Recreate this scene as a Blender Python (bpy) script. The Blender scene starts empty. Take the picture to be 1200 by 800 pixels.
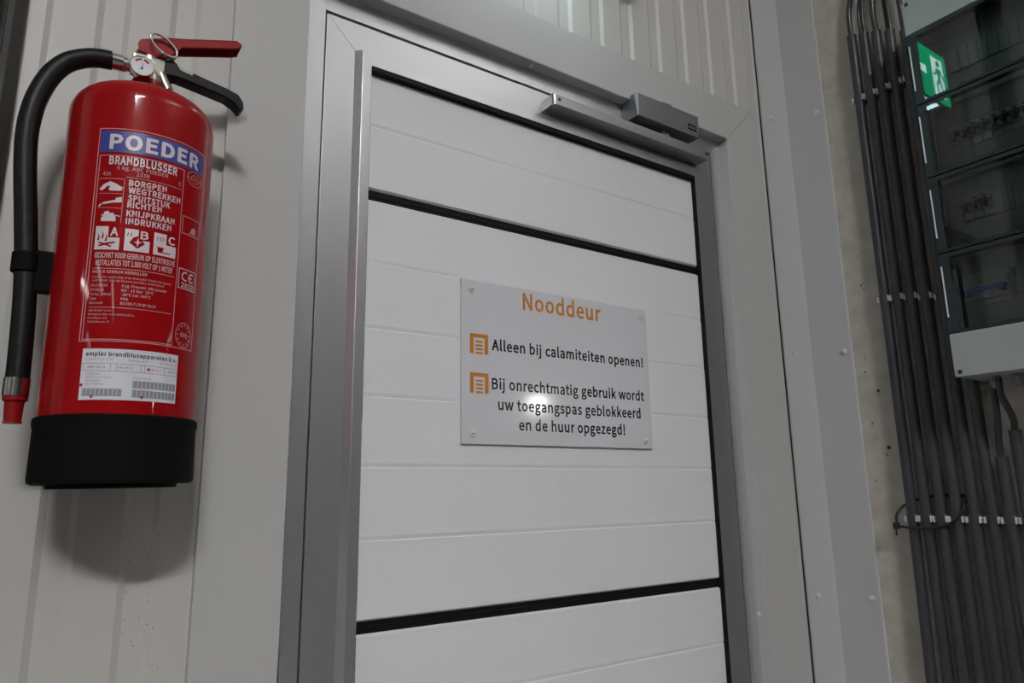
import bpy, bmesh, math, random
from mathutils import Vector, Matrix
random.seed(7)
PI = math.pi
sc = bpy.context.scene
COL = sc.collection

# ------------------------------------------------------------------ camera
cam_d = bpy.data.cameras.new('camera')
cam = bpy.data.objects.new('camera', cam_d)
COL.objects.link(cam)
RIGHT = Vector((0.8250728, -0.5648141, -0.0154868))
DOWN = Vector((0.1038312, 0.1785034, -0.9784455))
FWD = Vector((0.5554043, 0.8056808, 0.2059236))
M4 = Matrix.Identity(4)
for i in range(3):
    M4[i][0] = RIGHT[i]; M4[i][1] = -DOWN[i]; M4[i][2] = -FWD[i]
M4[0][3], M4[1][3], M4[2][3] = 0.0, -1.0, 1.45
cam.matrix_world = M4
cam_d.sensor_width = 36.0
cam_d.lens = 833.06 / 1200 * 36
cam_d.clip_start = 0.02
sc.camera = cam

# ------------------------------------------------------------------ world, exposure
w = bpy.data.worlds.new('hall_air')
sc.world = w
w.use_nodes = True
w.node_tree.nodes['Background'].inputs[0].default_value = (0.8, 0.9, 1.0, 1)
w.node_tree.nodes['Background'].inputs[1].default_value = 0.02
vs = sc.view_settings
vs.view_transform = 'Standard'
vs.look = 'None'
vs.gamma = 1.0
vs.use_curve_mapping = False
vs.exposure = 0.49
LAMP_MAIN = 162.0       # strength of the fluorescent lamp behind the camera
LAMP_FAR = 8.0         # the further lamps of the hall
EXIT_FACE = 2.8
EXIT_STRIP = 8.5
sc.cycles.use_denoising = True
sc.cycles.max_bounces = 8
sc.cycles.transparent_max_bounces = 12
sc.cycles.sample_clamp_indirect = 6.0


# ------------------------------------------------------------------ materials
def lin(h):
    h = h.lstrip('#')
    out = []
    for i in (0, 2, 4):
        c = int(h[i:i + 2], 16) / 255
        out.append(c / 12.92 if c <= 0.04045 else ((c + 0.055) / 1.055) ** 2.4)
    return tuple(out) + (1,)


def mat(name, col, rough=0.5, metal=0.0, bump=0.0, bscale=200.0, mottle=0.0, mscale=6.0, coat=0.0, spec=0.5,
        stretch=None, coat_rough=0.05):
    m = bpy.data.materials.new(name)
    m.use_nodes = True
    nt = m.node_tree
    b = nt.nodes['Principled BSDF']
    c = lin(col) if isinstance(col, str) else tuple(col) + (1,)
    b.inputs['Base Color'].default_value = c
    b.inputs['Roughness'].default_value = rough
    b.inputs['Metallic'].default_value = metal
    b.inputs['Specular IOR Level'].default_value = spec
    b.inputs['Coat Weight'].default_value = coat
    b.inputs['Coat Roughness'].default_value = coat_rough
    if bump or mottle:
        tc = nt.nodes.new('ShaderNodeTexCoord')
        vec = tc.outputs['Object']
        if stretch:
            mp = nt.nodes.new('ShaderNodeMapping')
            mp.inputs['Scale'].default_value = stretch
            nt.links.new(vec, mp.inputs[0])
            vec = mp.outputs[0]
    if bump:
        n = nt.nodes.new('ShaderNodeTexNoise')
        n.inputs['Scale'].default_value = bscale
        n.inputs['Detail'].default_value = 4
        nt.links.new(vec, n.inputs['Vector'])
        bp = nt.nodes.new('ShaderNodeBump')
        bp.inputs['Strength'].default_value = bump
        bp.inputs['Distance'].default_value = 0.002
        nt.links.new(n.outputs[0], bp.inputs['Height'])
        nt.links.new(bp.outputs[0], b.inputs['Normal'])
    if mottle:
        n2 = nt.nodes.new('ShaderNodeTexNoise')
        n2.inputs['Scale'].default_value = mscale
        n2.inputs['Detail'].default_value = 6
        nt.links.new(vec, n2.inputs['Vector'])
        mx = nt.nodes.new('ShaderNodeMix')
        mx.data_type = 'RGBA'
        mx.inputs[6].default_value = tuple(x * (1 - mottle) for x in c[:3]) + (1,)
        mx.inputs[7].default_value = tuple(min(1, x * (1 + mottle)) for x in c[:3]) + (1,)
        nt.links.new(n2.outputs[0], mx.inputs[0])
        nt.links.new(mx.outputs[2], b.inputs['Base Color'])
    return m


def emat(name, col, strength):
    m = bpy.data.materials.new(name)
    m.use_nodes = True
    nt = m.node_tree
    nt.nodes.remove(nt.nodes['Principled BSDF'])
    e = nt.nodes.new('ShaderNodeEmission')
    e.inputs[0].default_value = lin(col) if isinstance(col, str) else tuple(col) + (1,)
    e.inputs[1].default_value = strength
    nt.links.new(e.outputs[0], nt.nodes['Material Output'].inputs[0])
    return m


def pane_mat(name, tint, rough=0.01):
    m = bpy.data.materials.new(name)
    m.use_nodes = True
    nt = m.node_tree
    nt.nodes.remove(nt.nodes['Principled BSDF'])
    t = nt.nodes.new('ShaderNodeBsdfTransparent')
    t.inputs[0].default_value = tuple(tint) + (1,)
    g = nt.nodes.new('ShaderNodeBsdfGlossy')
    g.inputs['Roughness'].default_value = rough
    fr = nt.nodes.new('ShaderNodeFresnel')
    fr.inputs[0].default_value = 1.5
    mx = nt.nodes.new('ShaderNodeMixShader')
    nt.links.new(fr.outputs[0], mx.inputs[0])
    nt.links.new(t.outputs[0], mx.inputs[1])
    nt.links.new(g.outputs[0], mx.inputs[2])
    nt.links.new(mx.outputs[0], nt.nodes['Material Output'].inputs[0])
    return m


MT = {
    'sheet': mat('wall_sheet_paint', (0.53, 0.52, 0.49), 0.42, bump=0.06, bscale=90, mottle=0.03, mscale=3),
    'casing': mat('flashing_paint', (0.49, 0.49, 0.485), 0.38, bump=0.04, bscale=60, mottle=0.02, mscale=4),
    'flash': mat('corner_flashing_paint', (0.52, 0.53, 0.53), 0.38, mottle=0.02, mscale=4),
    'panel': mat('stucco_white_panel', (0.80, 0.80, 0.83), 0.5, bump=0.16, bscale=420, mottle=0.015, mscale=5,
                 stretch=(0.6, 1, 1.6)),
    'alu': mat('anodised_aluminium', (0.72, 0.72, 0.735), 0.33, metal=0.9, bump=0.02, bscale=500, stretch=(1, 1, 0.02)),
    'rubber': mat('black_rubber', (0.006, 0.006, 0.007), 0.6, spec=0.15),
    'gap': mat('joint_shadow_gap_seal', (0.01, 0.01, 0.01), 0.8),
    'concrete': mat('raw_concrete', (0.48, 0.45, 0.40), 0.9, bump=0.7, bscale=40, mottle=0.30, mscale=28, spec=0.2),
    'floor': mat('grey_floor_concrete', (0.10, 0.097, 0.092), 0.6, bump=0.1, bscale=20, mottle=0.1),
    'hall': mat('hall_panel_paint', (0.22, 0.22, 0.21), 0.6, mottle=0.03),
    'ceil': mat('ceiling_paint', (0.80, 0.80, 0.79), 0.7, mottle=0.03),
    'red': mat('red_gloss_paint', (0.28, 0.002, 0.004), 0.4, coat=0.45, coat_rough=0.05, spec=0.05),
    'redplastic': mat('red_plastic', (0.27, 0.004, 0.007), 0.35, spec=0.3),
    'blackplastic': mat('black_plastic', (0.003, 0.003, 0.0035), 0.7, spec=0.10),
    'blacksatin': mat('black_satin_metal', (0.004, 0.004, 0.0045), 0.4, spec=0.25),
    'hose': mat('black_rubber_hose', (0.004, 0.004, 0.0045), 0.45, spec=0.25, bump=0.3, bscale=300, stretch=(0.2, 0.2, 1)),
    'chrome': mat('bright_metal', (0.72, 0.71, 0.68), 0.18, metal=1.0),
    'brass': mat('nickelled_brass', (0.45, 0.42, 0.38), 0.3, metal=1.0),
    'dial': mat('white_dial', (0.75, 0.75, 0.78), 0.35),
    'blue': mat('blue_print', (0.02, 0.035, 0.25), 0.4, coat=0.4),
    'ink': mat('pale_print', (0.66, 0.58, 0.60), 0.4),
    'inkfaint': mat('faint_pink_print', (0.60, 0.26, 0.27), 0.4),
    'sticker': mat('white_sticker', (0.72, 0.72, 0.78), 0.35, coat=0.5),
    'dark': mat('dark_print', (0.012, 0.012, 0.02), 0.5),
    'grey_ink': mat('grey_print', (0.26, 0.26, 0.30), 0.5),
    'stamp': mat('red_stamp_dot', (0.35, 0.01, 0.03), 0.5),
    'signboard': mat('white_sign_board', (0.70, 0.70, 0.74), 0.09, spec=0.6),
    'orange': mat('orange_print', (0.56, 0.21, 0.025), 0.3),
    'black_print': mat('black_print', (0.012, 0.012, 0.014), 0.25),
    'cap': mat('pale_screw_cap', (0.68, 0.67, 0.65), 0.3),
    'closer': mat('dark_grey_closer_metal', (0.17, 0.175, 0.185), 0.4, metal=0.4),
    'rail': mat('silver_grey_rail', (0.40, 0.40, 0.42), 0.34, metal=0.65),
    'closer_end': mat('pale_end_cap', (0.55, 0.60, 0.66), 0.3, metal=0.3),
    'conduit': mat('dark_grey_pvc_conduit', (0.040, 0.041, 0.047), 0.42, spec=0.4),
    'clip': mat('grey_clip', (0.10, 0.10, 0.11), 0.5),
    'cliptab': mat('pale_clip_tab', (0.78, 0.77, 0.78), 0.45),
    'cable': mat('dark_cable_sheath', (0.028, 0.029, 0.036), 0.33),
    'tie': mat('black_nylon_tie', (0.008, 0.008, 0.008), 0.4),
    'cabinet': mat('light_grey_enclosure', (0.35, 0.385, 0.375), 0.45, bump=0.03, bscale=300),
    'cabframe': mat('smoked_frame', (0.020, 0.028, 0.032), 0.45, spec=0.3),
    'inner': mat('enclosure_inner_plate', (0.30, 0.325, 0.32), 0.55),
    'module': mat('module_grey', (0.38, 0.40, 0.395), 0.5),
    'toggle': mat('black_toggle', (0.006, 0.006, 0.007), 0.4),
    'bluetoggle': mat('blue_toggle', (0.02, 0.05, 0.40), 0.35),
    'orangedot': mat('orange_button', (0.40, 0.12, 0.04), 0.4),
    'hinge': mat('white_hinge_bar', (0.80, 0.80, 0.84), 0.3),
    'gland': mat('grey_gland', (0.20, 0.20, 0.21), 0.5),
    'post': mat('dark_brown_grey_post', (0.030, 0.028, 0.024), 0.5, spec=0.2),
    'teal': mat('pale_teal_edge', (0.35, 0.50, 0.50), 0.2),
    'lamp_housing': mat('lamp_housing', (0.7, 0.7, 0.7), 0.5),
    'sign_body': mat('white_plastic_housing', (0.75, 0.75, 0.75), 0.4),
    'pane': pane_mat('smoked_pane', (0.78, 0.82, 0.82)),
    'lamp': emat('fluorescent_light', (1.0, 0.985, 0.985), LAMP_MAIN),
    'lampfar': emat('distant_fluorescent_light', (1.0, 0.985, 0.985), LAMP_FAR),
    'lampleft': emat('left_fluorescent_light', (1.0, 0.985, 0.985), 40.0),
    'softuplight': emat('uplighter_light', (1.0, 0.985, 0.985), 62.0),
    'uplight': emat('lamp_uplight', (1.0, 0.985, 0.985), 70.0),
    'bulkhead': emat('bulkhead_light', (1.0, 0.98, 0.95), 40.0),  # for the made-up lamps that mirror in the notice board
    'exit_green': emat('lit_exit_green', (0.02, 0.62, 0.26), EXIT_FACE),
    'exit_white': emat('lit_exit_white', (0.75, 1.0, 0.98), EXIT_FACE * 1.7),
    'exit_strip': emat('exit_downlight', (0.72, 0.96, 1.0), EXIT_STRIP),
}


# ------------------------------------------------------------------ mesh building
class MB:
    """Collects shapes in one bmesh; build() links them as one mesh object."""
    def __init__(self):
        self.bm = bmesh.new()

    def _bev(self, faces_verts, bevel, seg=2):
        vs_ = set(faces_verts)
        ed = [e for e in self.bm.edges if e.verts[0] in vs_ and e.verts[1] in vs_ and len(e.link_faces) == 2
              and e.calc_face_angle(0) > 0.3]
        bmesh.ops.bevel(self.bm, geom=ed, offset=bevel, offset_type='OFFSET', segments=seg, profile=0.5,
                        affect='EDGES', clamp_overlap=True)

    def box(self, x0, x1, y0, y1, z0, z1, bevel=0.0, seg=2):
        r = bmesh.ops.create_cube(self.bm, size=1.0)
        for v in r['verts']:
            v.co = Vector((x0 + (v.co.x + .5) * (x1 - x0), y0 + (v.co.y + .5) * (y1 - y0), z0 + (v.co.z + .5) * (z1 - z0)))
        if bevel:
            self._bev(r['verts'], bevel, seg)
        return self

    def prism(self, pts, axis, a0, a1, bevel=0.0, seg=2):
        """Extrude a closed 2-D outline along an axis; pts are the other two coordinates in x,y,z order."""
        def mk(p, a):
            if axis == 'x': return (a, p[0], p[1])
            if axis == 'y': return (p[0], a, p[1])
            return (p[0], p[1], a)
        A = [self.bm.verts.new(mk(p, a0)) for p in pts]
        B = [self.bm.verts.new(mk(p, a1)) for p in pts]
        n = len(pts)
        fs = [self.bm.faces.new(A), self.bm.faces.new(B[::-1])]
        for i in range(n):
            fs.append(self.bm.faces.new((A[i], B[i], B[(i + 1) % n], A[(i + 1) % n])))
        bmesh.ops.recalc_face_normals(self.bm, faces=fs)
        if bevel:
            self._bev(A + B, bevel, seg)
        return self

    def lathe(self, prof, c=(0, 0, 0), axis='z', seg=48, cap=True):
        """prof: list of (radius, height) revolved about an axis through c."""
        rings = []
        for r, h in prof:
            ring = []
            for k in range(seg):
                a = 2 * PI * k / seg
                p = (r * math.cos(a), r * math.sin(a), h)
                if axis == 'x': p = (p[2], p[0], p[1])
                elif axis == 'y': p = (p[0], p[2], p[1])
                ring.append(self.bm.verts.new((p[0] + c[0], p[1] + c[1], p[2] + c[2])))
            rings.append(ring)
        fs = []
        for a, b in zip(rings, rings[1:]):
            for k in range(seg):
                fs.append(self.bm.faces.new((a[k], a[(k + 1) % seg], b[(k + 1) % seg], b[k])))
        if cap:
            fs.append(self.bm.faces.new(rings[0][::-1]))
            fs.append(self.bm.faces.new(rings[-1]))
        bmesh.ops.recalc_face_normals(self.bm, faces=fs)
        return self

    def tube(self, pts, r, seg=12, smooth=0, closed=False):
        """Round tube along a path; r is a radius or a list of radii."""
        P = [Vector(p) for p in pts]
        if smooth:
            P = catmull(P, smooth, closed)
        n = len(P)
        R = r if isinstance(r, (list, tuple)) else [r] * n
        if len(R) != n:
            R = [R[0] + (R[-1] - R[0]) * i / (n - 1) for i in range(n)]
        up = None
        rings = []
        for i, p in enumerate(P):
            if closed:
                t = (P[(i + 1) % n] - P[i - 1]).normalized()
            else:
                t = (P[min(i + 1, n - 1)] - P[max(i - 1, 0)]).normalized()
            if up is None:
                up = t.orthogonal().normalized()
            up = (up - t * up.dot(t)).normalized()
            s = t.cross(up)
            rings.append([self.bm.verts.new(p + (up * math.cos(2 * PI * k / seg) + s * math.sin(2 * PI * k / seg)) * R[i])
                          for k in range(seg)])
        fs = []
        for i in range(n if closed else n - 1):
            a, b = rings[i], rings[(i + 1) % n]
            for k in range(seg):
                fs.append(self.bm.faces.new((a[k], a[(k + 1) % seg], b[(k + 1) % seg], b[k])))
        if not closed:
            fs.append(self.bm.faces.new(rings[0][::-1]))
            fs.append(self.bm.faces.new(rings[-1]))
        bmesh.ops.recalc_face_normals(self.bm, faces=fs)
        return self

    def poly(self, pts3):
        """One flat face."""
        self.bm.faces.new([self.bm.verts.new(p) for p in pts3])
        return self

    def add_geo(self, verts, faces):
        V = [self.bm.verts.new(v) for v in verts]
        for f in faces:
            try:
                self.bm.faces.new([V[i] for i in f])
            except ValueError:
                pass
        return self

    def build(self, name, material, parent=None, smooth=None, world=True, even=True):
        me = bpy.data.meshes.new(name)
        if parent is not None and world:
            o_ = ORG.get(parent.name, Vector((0, 0, 0)))
            bmesh.ops.translate(self.bm, verts=self.bm.verts, vec=-o_)
        self.bm.to_mesh(me)
        self.bm.free()
        me.materials.append(material)
        if smooth is not None:
            me.set_sharp_from_angle(angle=math.radians(smooth))
            for p in me.polygons:
                p.use_smooth = True
        o = bpy.data.objects.new(name, me)
        COL.objects.link(o)
        if smooth is not None and even:
            wn = o.modifiers.new('even_shading', 'WEIGHTED_NORMAL')
            wn.keep_sharp = True
            wn.weight = 90
        if parent is not None:
            o.parent = parent
            ORG[o.name] = ORG.get(parent.name, Vector((0, 0, 0)))
        return o


ORG = {}


def catmull(P, k, closed=False):
    out = []
    n = len(P)
    rng = range(n) if closed else range(n - 1)
    for i in rng:
        p0 = P[i - 1] if (i > 0 or closed) else P[0]
        p1, p2 = P[i], P[(i + 1) % n]
        p3 = P[(i + 2) % n] if (i + 2 < n or closed) else P[-1]
        for j in range(k):
            t = j / k
            out.append(0.5 * ((2 * p1) + (p2 - p0) * t + (2 * p0 - 5 * p1 + 4 * p2 - p3) * t * t
                              + (3 * p1 - p0 - 3 * p2 + p3) * t ** 3))
    if not closed:
        out.append(P[-1])
    return out


def thing(name, label, cat, loc, group=None):
    o = bpy.data.objects.new(name, None)
    COL.objects.link(o)
    o.empty_display_size = 0.05
    o.location = loc
    o['label'] = label
    o['category'] = cat
    if group:
        o['group'] = group
    ORG[o.name] = Vector(loc)
    return o


def tag(o, label, cat, group=None):
    o['label'] = label
    o['category'] = cat
    if group:
        o['group'] = group
    return o


def struct(o, label=None):
    o['kind'] = 'structure'
    if label:
        o['label'] = label
    return o


def struct_root(name, loc=(0, 0, 0), label=None):
    o = bpy.data.objects.new(name, None)
    COL.objects.link(o)
    o.location = loc
    ORG[o.name] = Vector(loc)
    return struct(o, label)


# letter outlines: advance width, then the closed contours of each glyph
GLYPHS = {
'humanist': {'!': [79, '32,54 47,54 50,158 51,184 28,184 29,158', '39,-3 51,2 56,14 51,26 39,31 28,26 23,14 28,2'], '+': [136, '59,28 77,28 77,82 127,82 127,99 77,99 77,152 59,152 59,99 9,99 9,82 59,82'], ',': [68, '18,-47 45,-26 54,5 49,24 35,31 23,27 18,15 23,4 35,0 38,0 31,-20 13,-33'], '-': [85, '11,60 74,60 74,77 11,77'], '.': [68, '34,-3 45,2 50,14 45,26 34,31 23,26 18,14 23,2'], '/': [96, '3,-44 19,-44 92,195 76,195'], '0': [136, '68,-3 109,20 124,90 109,160 68,183 27,160 12,90 27,20', '68,15 43,33 34,90 43,147 68,165 93,147 102,90 93,33'], '1': [136, '22,0 120,0 120,19 84,19 84,180 67,180 30,167 30,153 62,153 62,19 22,19'], '2': [136, '11,0 124,0 124,19 74,19 45,18 96,75 115,130 101,168 63,183 33,176 10,157 23,144 40,159 60,165 85,155 93,129 73,78 11,13'], '3': [136, '64,-3 105,10 122,48 111,78 84,94 84,95 107,111 116,138 101,171 64,183 36,177 14,162 26,147 43,160 63,165 85,157 93,136 82,112 44,102 44,85 87,75 100,49 89,24 63,15 37,22 19,36 7,22 30,4'], '4': [136, '83,0 104,0 104,50 128,50 128,67 104,67 104,180 80,180 5,64 5,50 83,50', '83,67 28,67 69,129 84,155 85,155 83,123'], '5': [136, '64,-3 105,13 123,58 107,102 69,116 42,109 47,161 114,161 114,180 27,180 21,96 33,88 47,96 63,99 90,88 100,58 89,27 62,15 36,22 18,35 7,21 29,4'], '6': [136, '74,-3 110,13 125,55 112,97 75,112 54,106 35,90 49,148 81,164 97,161 110,151 122,164 104,178 80,183 47,173 23,142 14,86 31,19', '35,72 54,90 72,95 96,84 104,55 95,26 74,14 47,29'], '7': [136, '49,0 72,0 83,89 125,166 125,180 12,180 12,161 99,161 62,87'], '8': [136, '69,-3 109,10 125,43 116,73 95,90 95,92 110,109 118,135 105,169 69,182 34,170 20,137 27,112 44,95 44,94 22,75 11,45 27,10', '81,98 53,112 40,137 48,158 69,166 91,156 99,134 95,115', '69,13 42,23 31,47 38,70 56,87 89,71 103,44 94,22'], '9': [136, '58,-3 89,7 113,39 123,98 105,162 62,183 26,167 11,125 24,82 60,68 82,74 102,90 87,32 57,15 40,19 26,29 14,15 32,2', '101,109 83,90 64,85 40,96 32,125 41,154 63,165 90,151'], 'A': [149, '1,0 24,0 41,55 107,55 124,0 148,0 87,180 62,180', '47,73 56,100 74,161 75,161 93,100 101,73'], 'B': [161, '25,0 82,0 131,13 150,53 140,82 113,96 113,97 133,112 140,136 122,170 78,180 25,180', '47,103 47,162 75,162 107,155 117,133 107,111 74,103', '47,18 47,86 79,86 115,78 128,53 115,27 79,18'], 'C': [156, '92,-3 123,4 148,23 135,37 116,22 93,17 53,37 38,90 53,144 94,163 115,158 131,146 143,161 123,176 94,183 53,172 25,140 14,90 25,40 52,8'], 'D': [169, '25,0 71,0 116,11 145,42 154,90 144,139 116,169 70,180 25,180', '47,19 47,161 68,161 115,143 131,90 115,38 68,19'], 'E': [144, '25,0 131,0 131,19 47,19 47,85 115,85 115,104 47,104 47,161 128,161 128,180 25,180'], 'G': [169, '95,-3 128,3 151,18 151,93 92,93 92,74 130,74 130,27 116,19 98,17 53,37 38,90 54,144 97,163 120,158 136,146 148,161 128,176 97,183 54,172 25,140 14,90 25,40 53,8'], 'H': [178, '25,0 47,0 47,85 131,85 131,0 154,0 154,180 131,180 131,104 47,104 47,180 25,180'], 'I': [72, '25,0 47,0 47,180 25,180'], 'J': [131, '58,-3 96,13 108,53 108,180 85,180 85,55 78,26 56,17 38,21 25,37 9,25 29,4'], 'K': [158, '25,0 47,0 47,57 78,94 132,0 157,0 92,112 149,180 123,180 48,89 47,89 47,180 25,180'], 'L': [133, '25,0 126,0 126,19 47,19 47,180 25,180'], 'M': [199, '25,0 45,0 45,100 42,152 43,152 58,112 92,18 107,18 141,112 155,152 156,152 153,100 153,0 174,0 174,180 147,180 113,84 100,46 99,46 86,84 52,180 25,180'], 'N': [177, '25,0 46,0 46,94 43,150 44,150 64,113 129,0 152,0 152,180 131,180 131,86 134,29 133,29 113,66 48,180 25,180'], 'O': [182, '91,-3 131,8 158,41 168,90 158,140 131,172 91,183 51,172 24,140 14,90 24,41 51,8', '91,17 52,37 38,90 52,144 91,163 130,144 144,90 130,37'], 'P': [155, '25,0 47,0 47,72 77,72 125,85 143,127 125,168 76,180 25,180', '47,90 47,161 73,161 109,154 121,127 109,99 74,90'], 'Q': [182, '91,16 52,36 38,90 52,144 91,163 130,144 144,90 130,36', '146,-45 172,-41 167,-24 148,-26 122,-20 104,-2 150,27 168,90 158,140 131,172 91,183 51,172 24,140 14,90 32,26 80,-2 104,-33'], 'R': [156, '47,94 47,161 77,161 110,154 121,129 110,103 77,94', '123,0 149,0 103,79 133,96 144,129 126,169 81,180 25,180 25,0 47,0 47,76 80,76'], 'S': [146, '75,-3 119,12 136,48 125,78 99,96 73,107 53,118 43,137 52,156 77,163 99,159 118,146 129,161 106,177 77,183 36,169 20,135 32,105 57,89 82,78 104,66 112,46 103,25 75,17 48,23 25,39 12,23 39,4'], 'T': [147, '62,0 85,0 85,161 139,161 139,180 8,180 8,161 62,161'], 'U': [177, '88,-3 121,4 144,28 153,74 153,180 131,180 131,74 119,29 88,17 59,29 47,74 47,180 24,180 24,74 33,28 55,4'], 'V': [141, '58,0 84,0 141,180 118,180 89,82 72,23 71,23 53,82 24,180 0,180'], 'W': [215, '44,0 71,0 98,108 107,149 108,149 117,108 144,0 172,0 209,180 187,180 168,82 158,24 156,24 144,82 119,180 98,180 73,82 60,24 59,24 49,82 30,180 6,180'], 'X': [140, '4,0 28,0 54,49 68,78 69,78 85,49 112,0 137,0 84,92 133,180 109,180 85,134 72,107 71,107 57,134 33,180 8,180 57,93'], 'Y': [130, '54,0 76,0 76,70 130,180 107,180 84,129 66,89 65,89 47,129 24,180 0,180 54,70'], 'Z': [148, '12,0 136,0 136,19 40,19 135,166 135,180 21,180 21,161 107,161 12,14'], 'a': [138, '53,-3 77,2 97,16 98,16 100,0 118,0 118,82 108,122 72,137 43,131 20,119 29,104 47,113 69,118 91,108 96,84 34,68 14,35 25,7', '60,15 43,20 36,36 49,57 96,69 96,32 78,19'], 'b': [151, '81,-3 121,16 139,69 125,118 86,137 64,131 44,118 45,142 45,195 23,195 23,0 40,0 42,14 43,14 62,1', '77,16 62,19 45,29 45,100 63,113 80,118 108,104 116,68 105,30'], 'c': [125, '75,-3 98,1 118,13 108,29 94,19 77,15 47,29 36,66 48,104 78,118 92,114 104,106 115,121 99,132 77,137 32,118 13,66 31,15'], 'd': [152, '68,-3 90,2 108,16 109,16 111,0 129,0 129,195 107,195 107,144 108,121 91,132 71,137 30,118 13,66 28,15', '73,16 46,29 36,67 47,104 75,118 91,114 107,104 107,34 90,20'], 'e': [136, '76,-3 101,1 120,10 112,25 97,17 79,15 48,27 35,61 125,61 125,74 112,120 72,137 31,118 13,66 31,15', '35,77 48,108 73,119 97,108 106,77'], 'f': [80, '8,115 26,115 26,0 49,0 49,115 77,115 77,133 49,133 49,154 53,174 67,180 82,177 87,194 65,198 36,186 26,154 26,133 8,132'], 'g': [138, '67,-61 117,-48 135,-15 123,9 88,16 62,16 44,21 39,31 41,40 48,47 67,42 102,55 116,88 113,104 105,116 132,116 132,133 86,133 67,137 32,124 17,89 23,68 35,53 35,52 25,42 20,27 24,14 32,6 32,4 18,-9 13,-26 28,-52', '67,57 47,66 39,89 47,112 67,120 87,112 96,89 87,66', '71,-46 42,-40 32,-23 35,-11 46,0 63,-2 86,-2 106,-6 113,-19 101,-38'], 'h': [149, '23,0 45,0 45,97 63,112 81,117 101,109 107,81 107,0 129,0 129,84 119,123 88,137 64,130 44,114 45,142 45,195 23,195'], 'i': [67, '23,0 45,0 45,133 23,133', '34,161 45,165 49,175 45,186 34,190 23,186 19,175 23,165'], 'j': [67, '9,-59 37,-47 45,-15 45,133 23,133 23,-15 20,-34 6,-41 -6,-39 -11,-56', '34,161 45,165 49,175 45,186 34,190 23,186 19,175 23,165'], 'k': [135, '23,0 45,0 45,35 70,64 109,0 133,0 83,79 127,133 102,133 46,63 45,63 45,195 23,195'], 'l': [70, '46,-3 59,-1 56,16 51,15 47,18 45,25 45,195 23,195 23,26 28,5'], 'm': [227, '23,0 45,0 45,97 63,112 78,117 97,109 103,81 103,0 125,0 125,97 143,112 159,117 178,109 184,81 184,0 206,0 206,84 196,123 166,137 143,129 122,111 109,130 85,137 63,130 44,114 43,114 41,133 23,133'], 'n': [150, '23,0 45,0 45,97 63,112 81,117 101,109 107,81 107,0 129,0 129,84 119,123 88,137 64,130 44,114 43,114 41,133 23,133'], 'o': [149, '74,-3 117,15 136,66 117,118 74,137 31,118 13,66 31,15', '74,15 46,29 36,66 46,104 74,118 102,104 113,66 102,29'], 'p': [152, '23,-56 45,-56 45,-11 44,12 63,1 81,-3 121,16 139,69 125,118 86,137 64,131 44,118 43,118 41,133 23,133', '77,16 62,19 45,29 45,100 63,113 80,118 108,104 116,68 105,30'], 'r': [95, '23,0 45,0 45,86 61,109 78,116 91,114 96,134 81,137 60,129 44,109 43,109 41,133 23,133'], 's': [115, '57,-3 93,8 106,36 93,63 65,77 45,86 37,100 43,113 61,119 77,116 91,107 102,121 84,132 61,137 27,126 15,99 28,74 54,60 75,51 84,35 78,20 58,14 37,19 19,30 8,15 30,2'], 't': [92, '64,-3 89,2 85,19 69,15 53,22 49,40 49,115 85,115 85,133 49,133 49,171 30,171 28,133 7,132 7,115 26,115 26,41 35,9'], 'u': [149, '62,-3 86,3 105,21 106,21 108,0 126,0 126,133 104,133 104,39 87,22 68,16 49,25 43,51 43,133 21,133 21,49 30,10'], 'v': [128, '51,0 77,0 125,133 102,133 77,57 65,18 64,18 51,57 26,133 3,133'], 'w': [197, '44,0 70,0 88,71 98,110 99,110 108,72 127,0 154,0 190,133 169,133 149,56 141,19 140,19 131,56 110,133 88,133 67,56 58,19 57,19 49,56 29,133 7,133'], 'y': [128, '25,-57 56,-44 75,-11 125,133 103,133 79,59 68,22 67,22 53,59 26,133 3,133 57,0 54,-10 42,-31 24,-39 13,-37 9,-55'], 'z': [116, '9,0 109,0 109,18 37,18 107,121 107,133 16,133 16,115 79,115 9,12'], '°': [91, '46,118 69,127 80,152 69,178 46,187 21,178 11,152 21,127', '46,130 31,136 25,152 31,169 46,175 60,169 66,152 60,136']}}


_tc = {}


def thicken(pts, d):
    """Move a closed contour sideways by d (mitred); outer contours grow, holes shrink."""
    n = len(pts)
    out = []
    for i in range(n):
        a, b, c = pts[i - 1], pts[i], pts[(i + 1) % n]
        e1 = (b[0] - a[0], b[1] - a[1]); e2 = (c[0] - b[0], c[1] - b[1])
        l1 = math.hypot(*e1) or 1; l2 = math.hypot(*e2) or 1
        n1 = (e1[1] / l1, -e1[0] / l1); n2 = (e2[1] / l2, -e2[0] / l2)
        mx, my = n1[0] + n2[0], n1[1] + n2[1]
        k = max(0.6, 1 + n1[0] * n2[0] + n1[1] * n2[1])
        out.append((b[0] + d * mx / k, b[1] + d * my / k))
    return out


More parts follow.
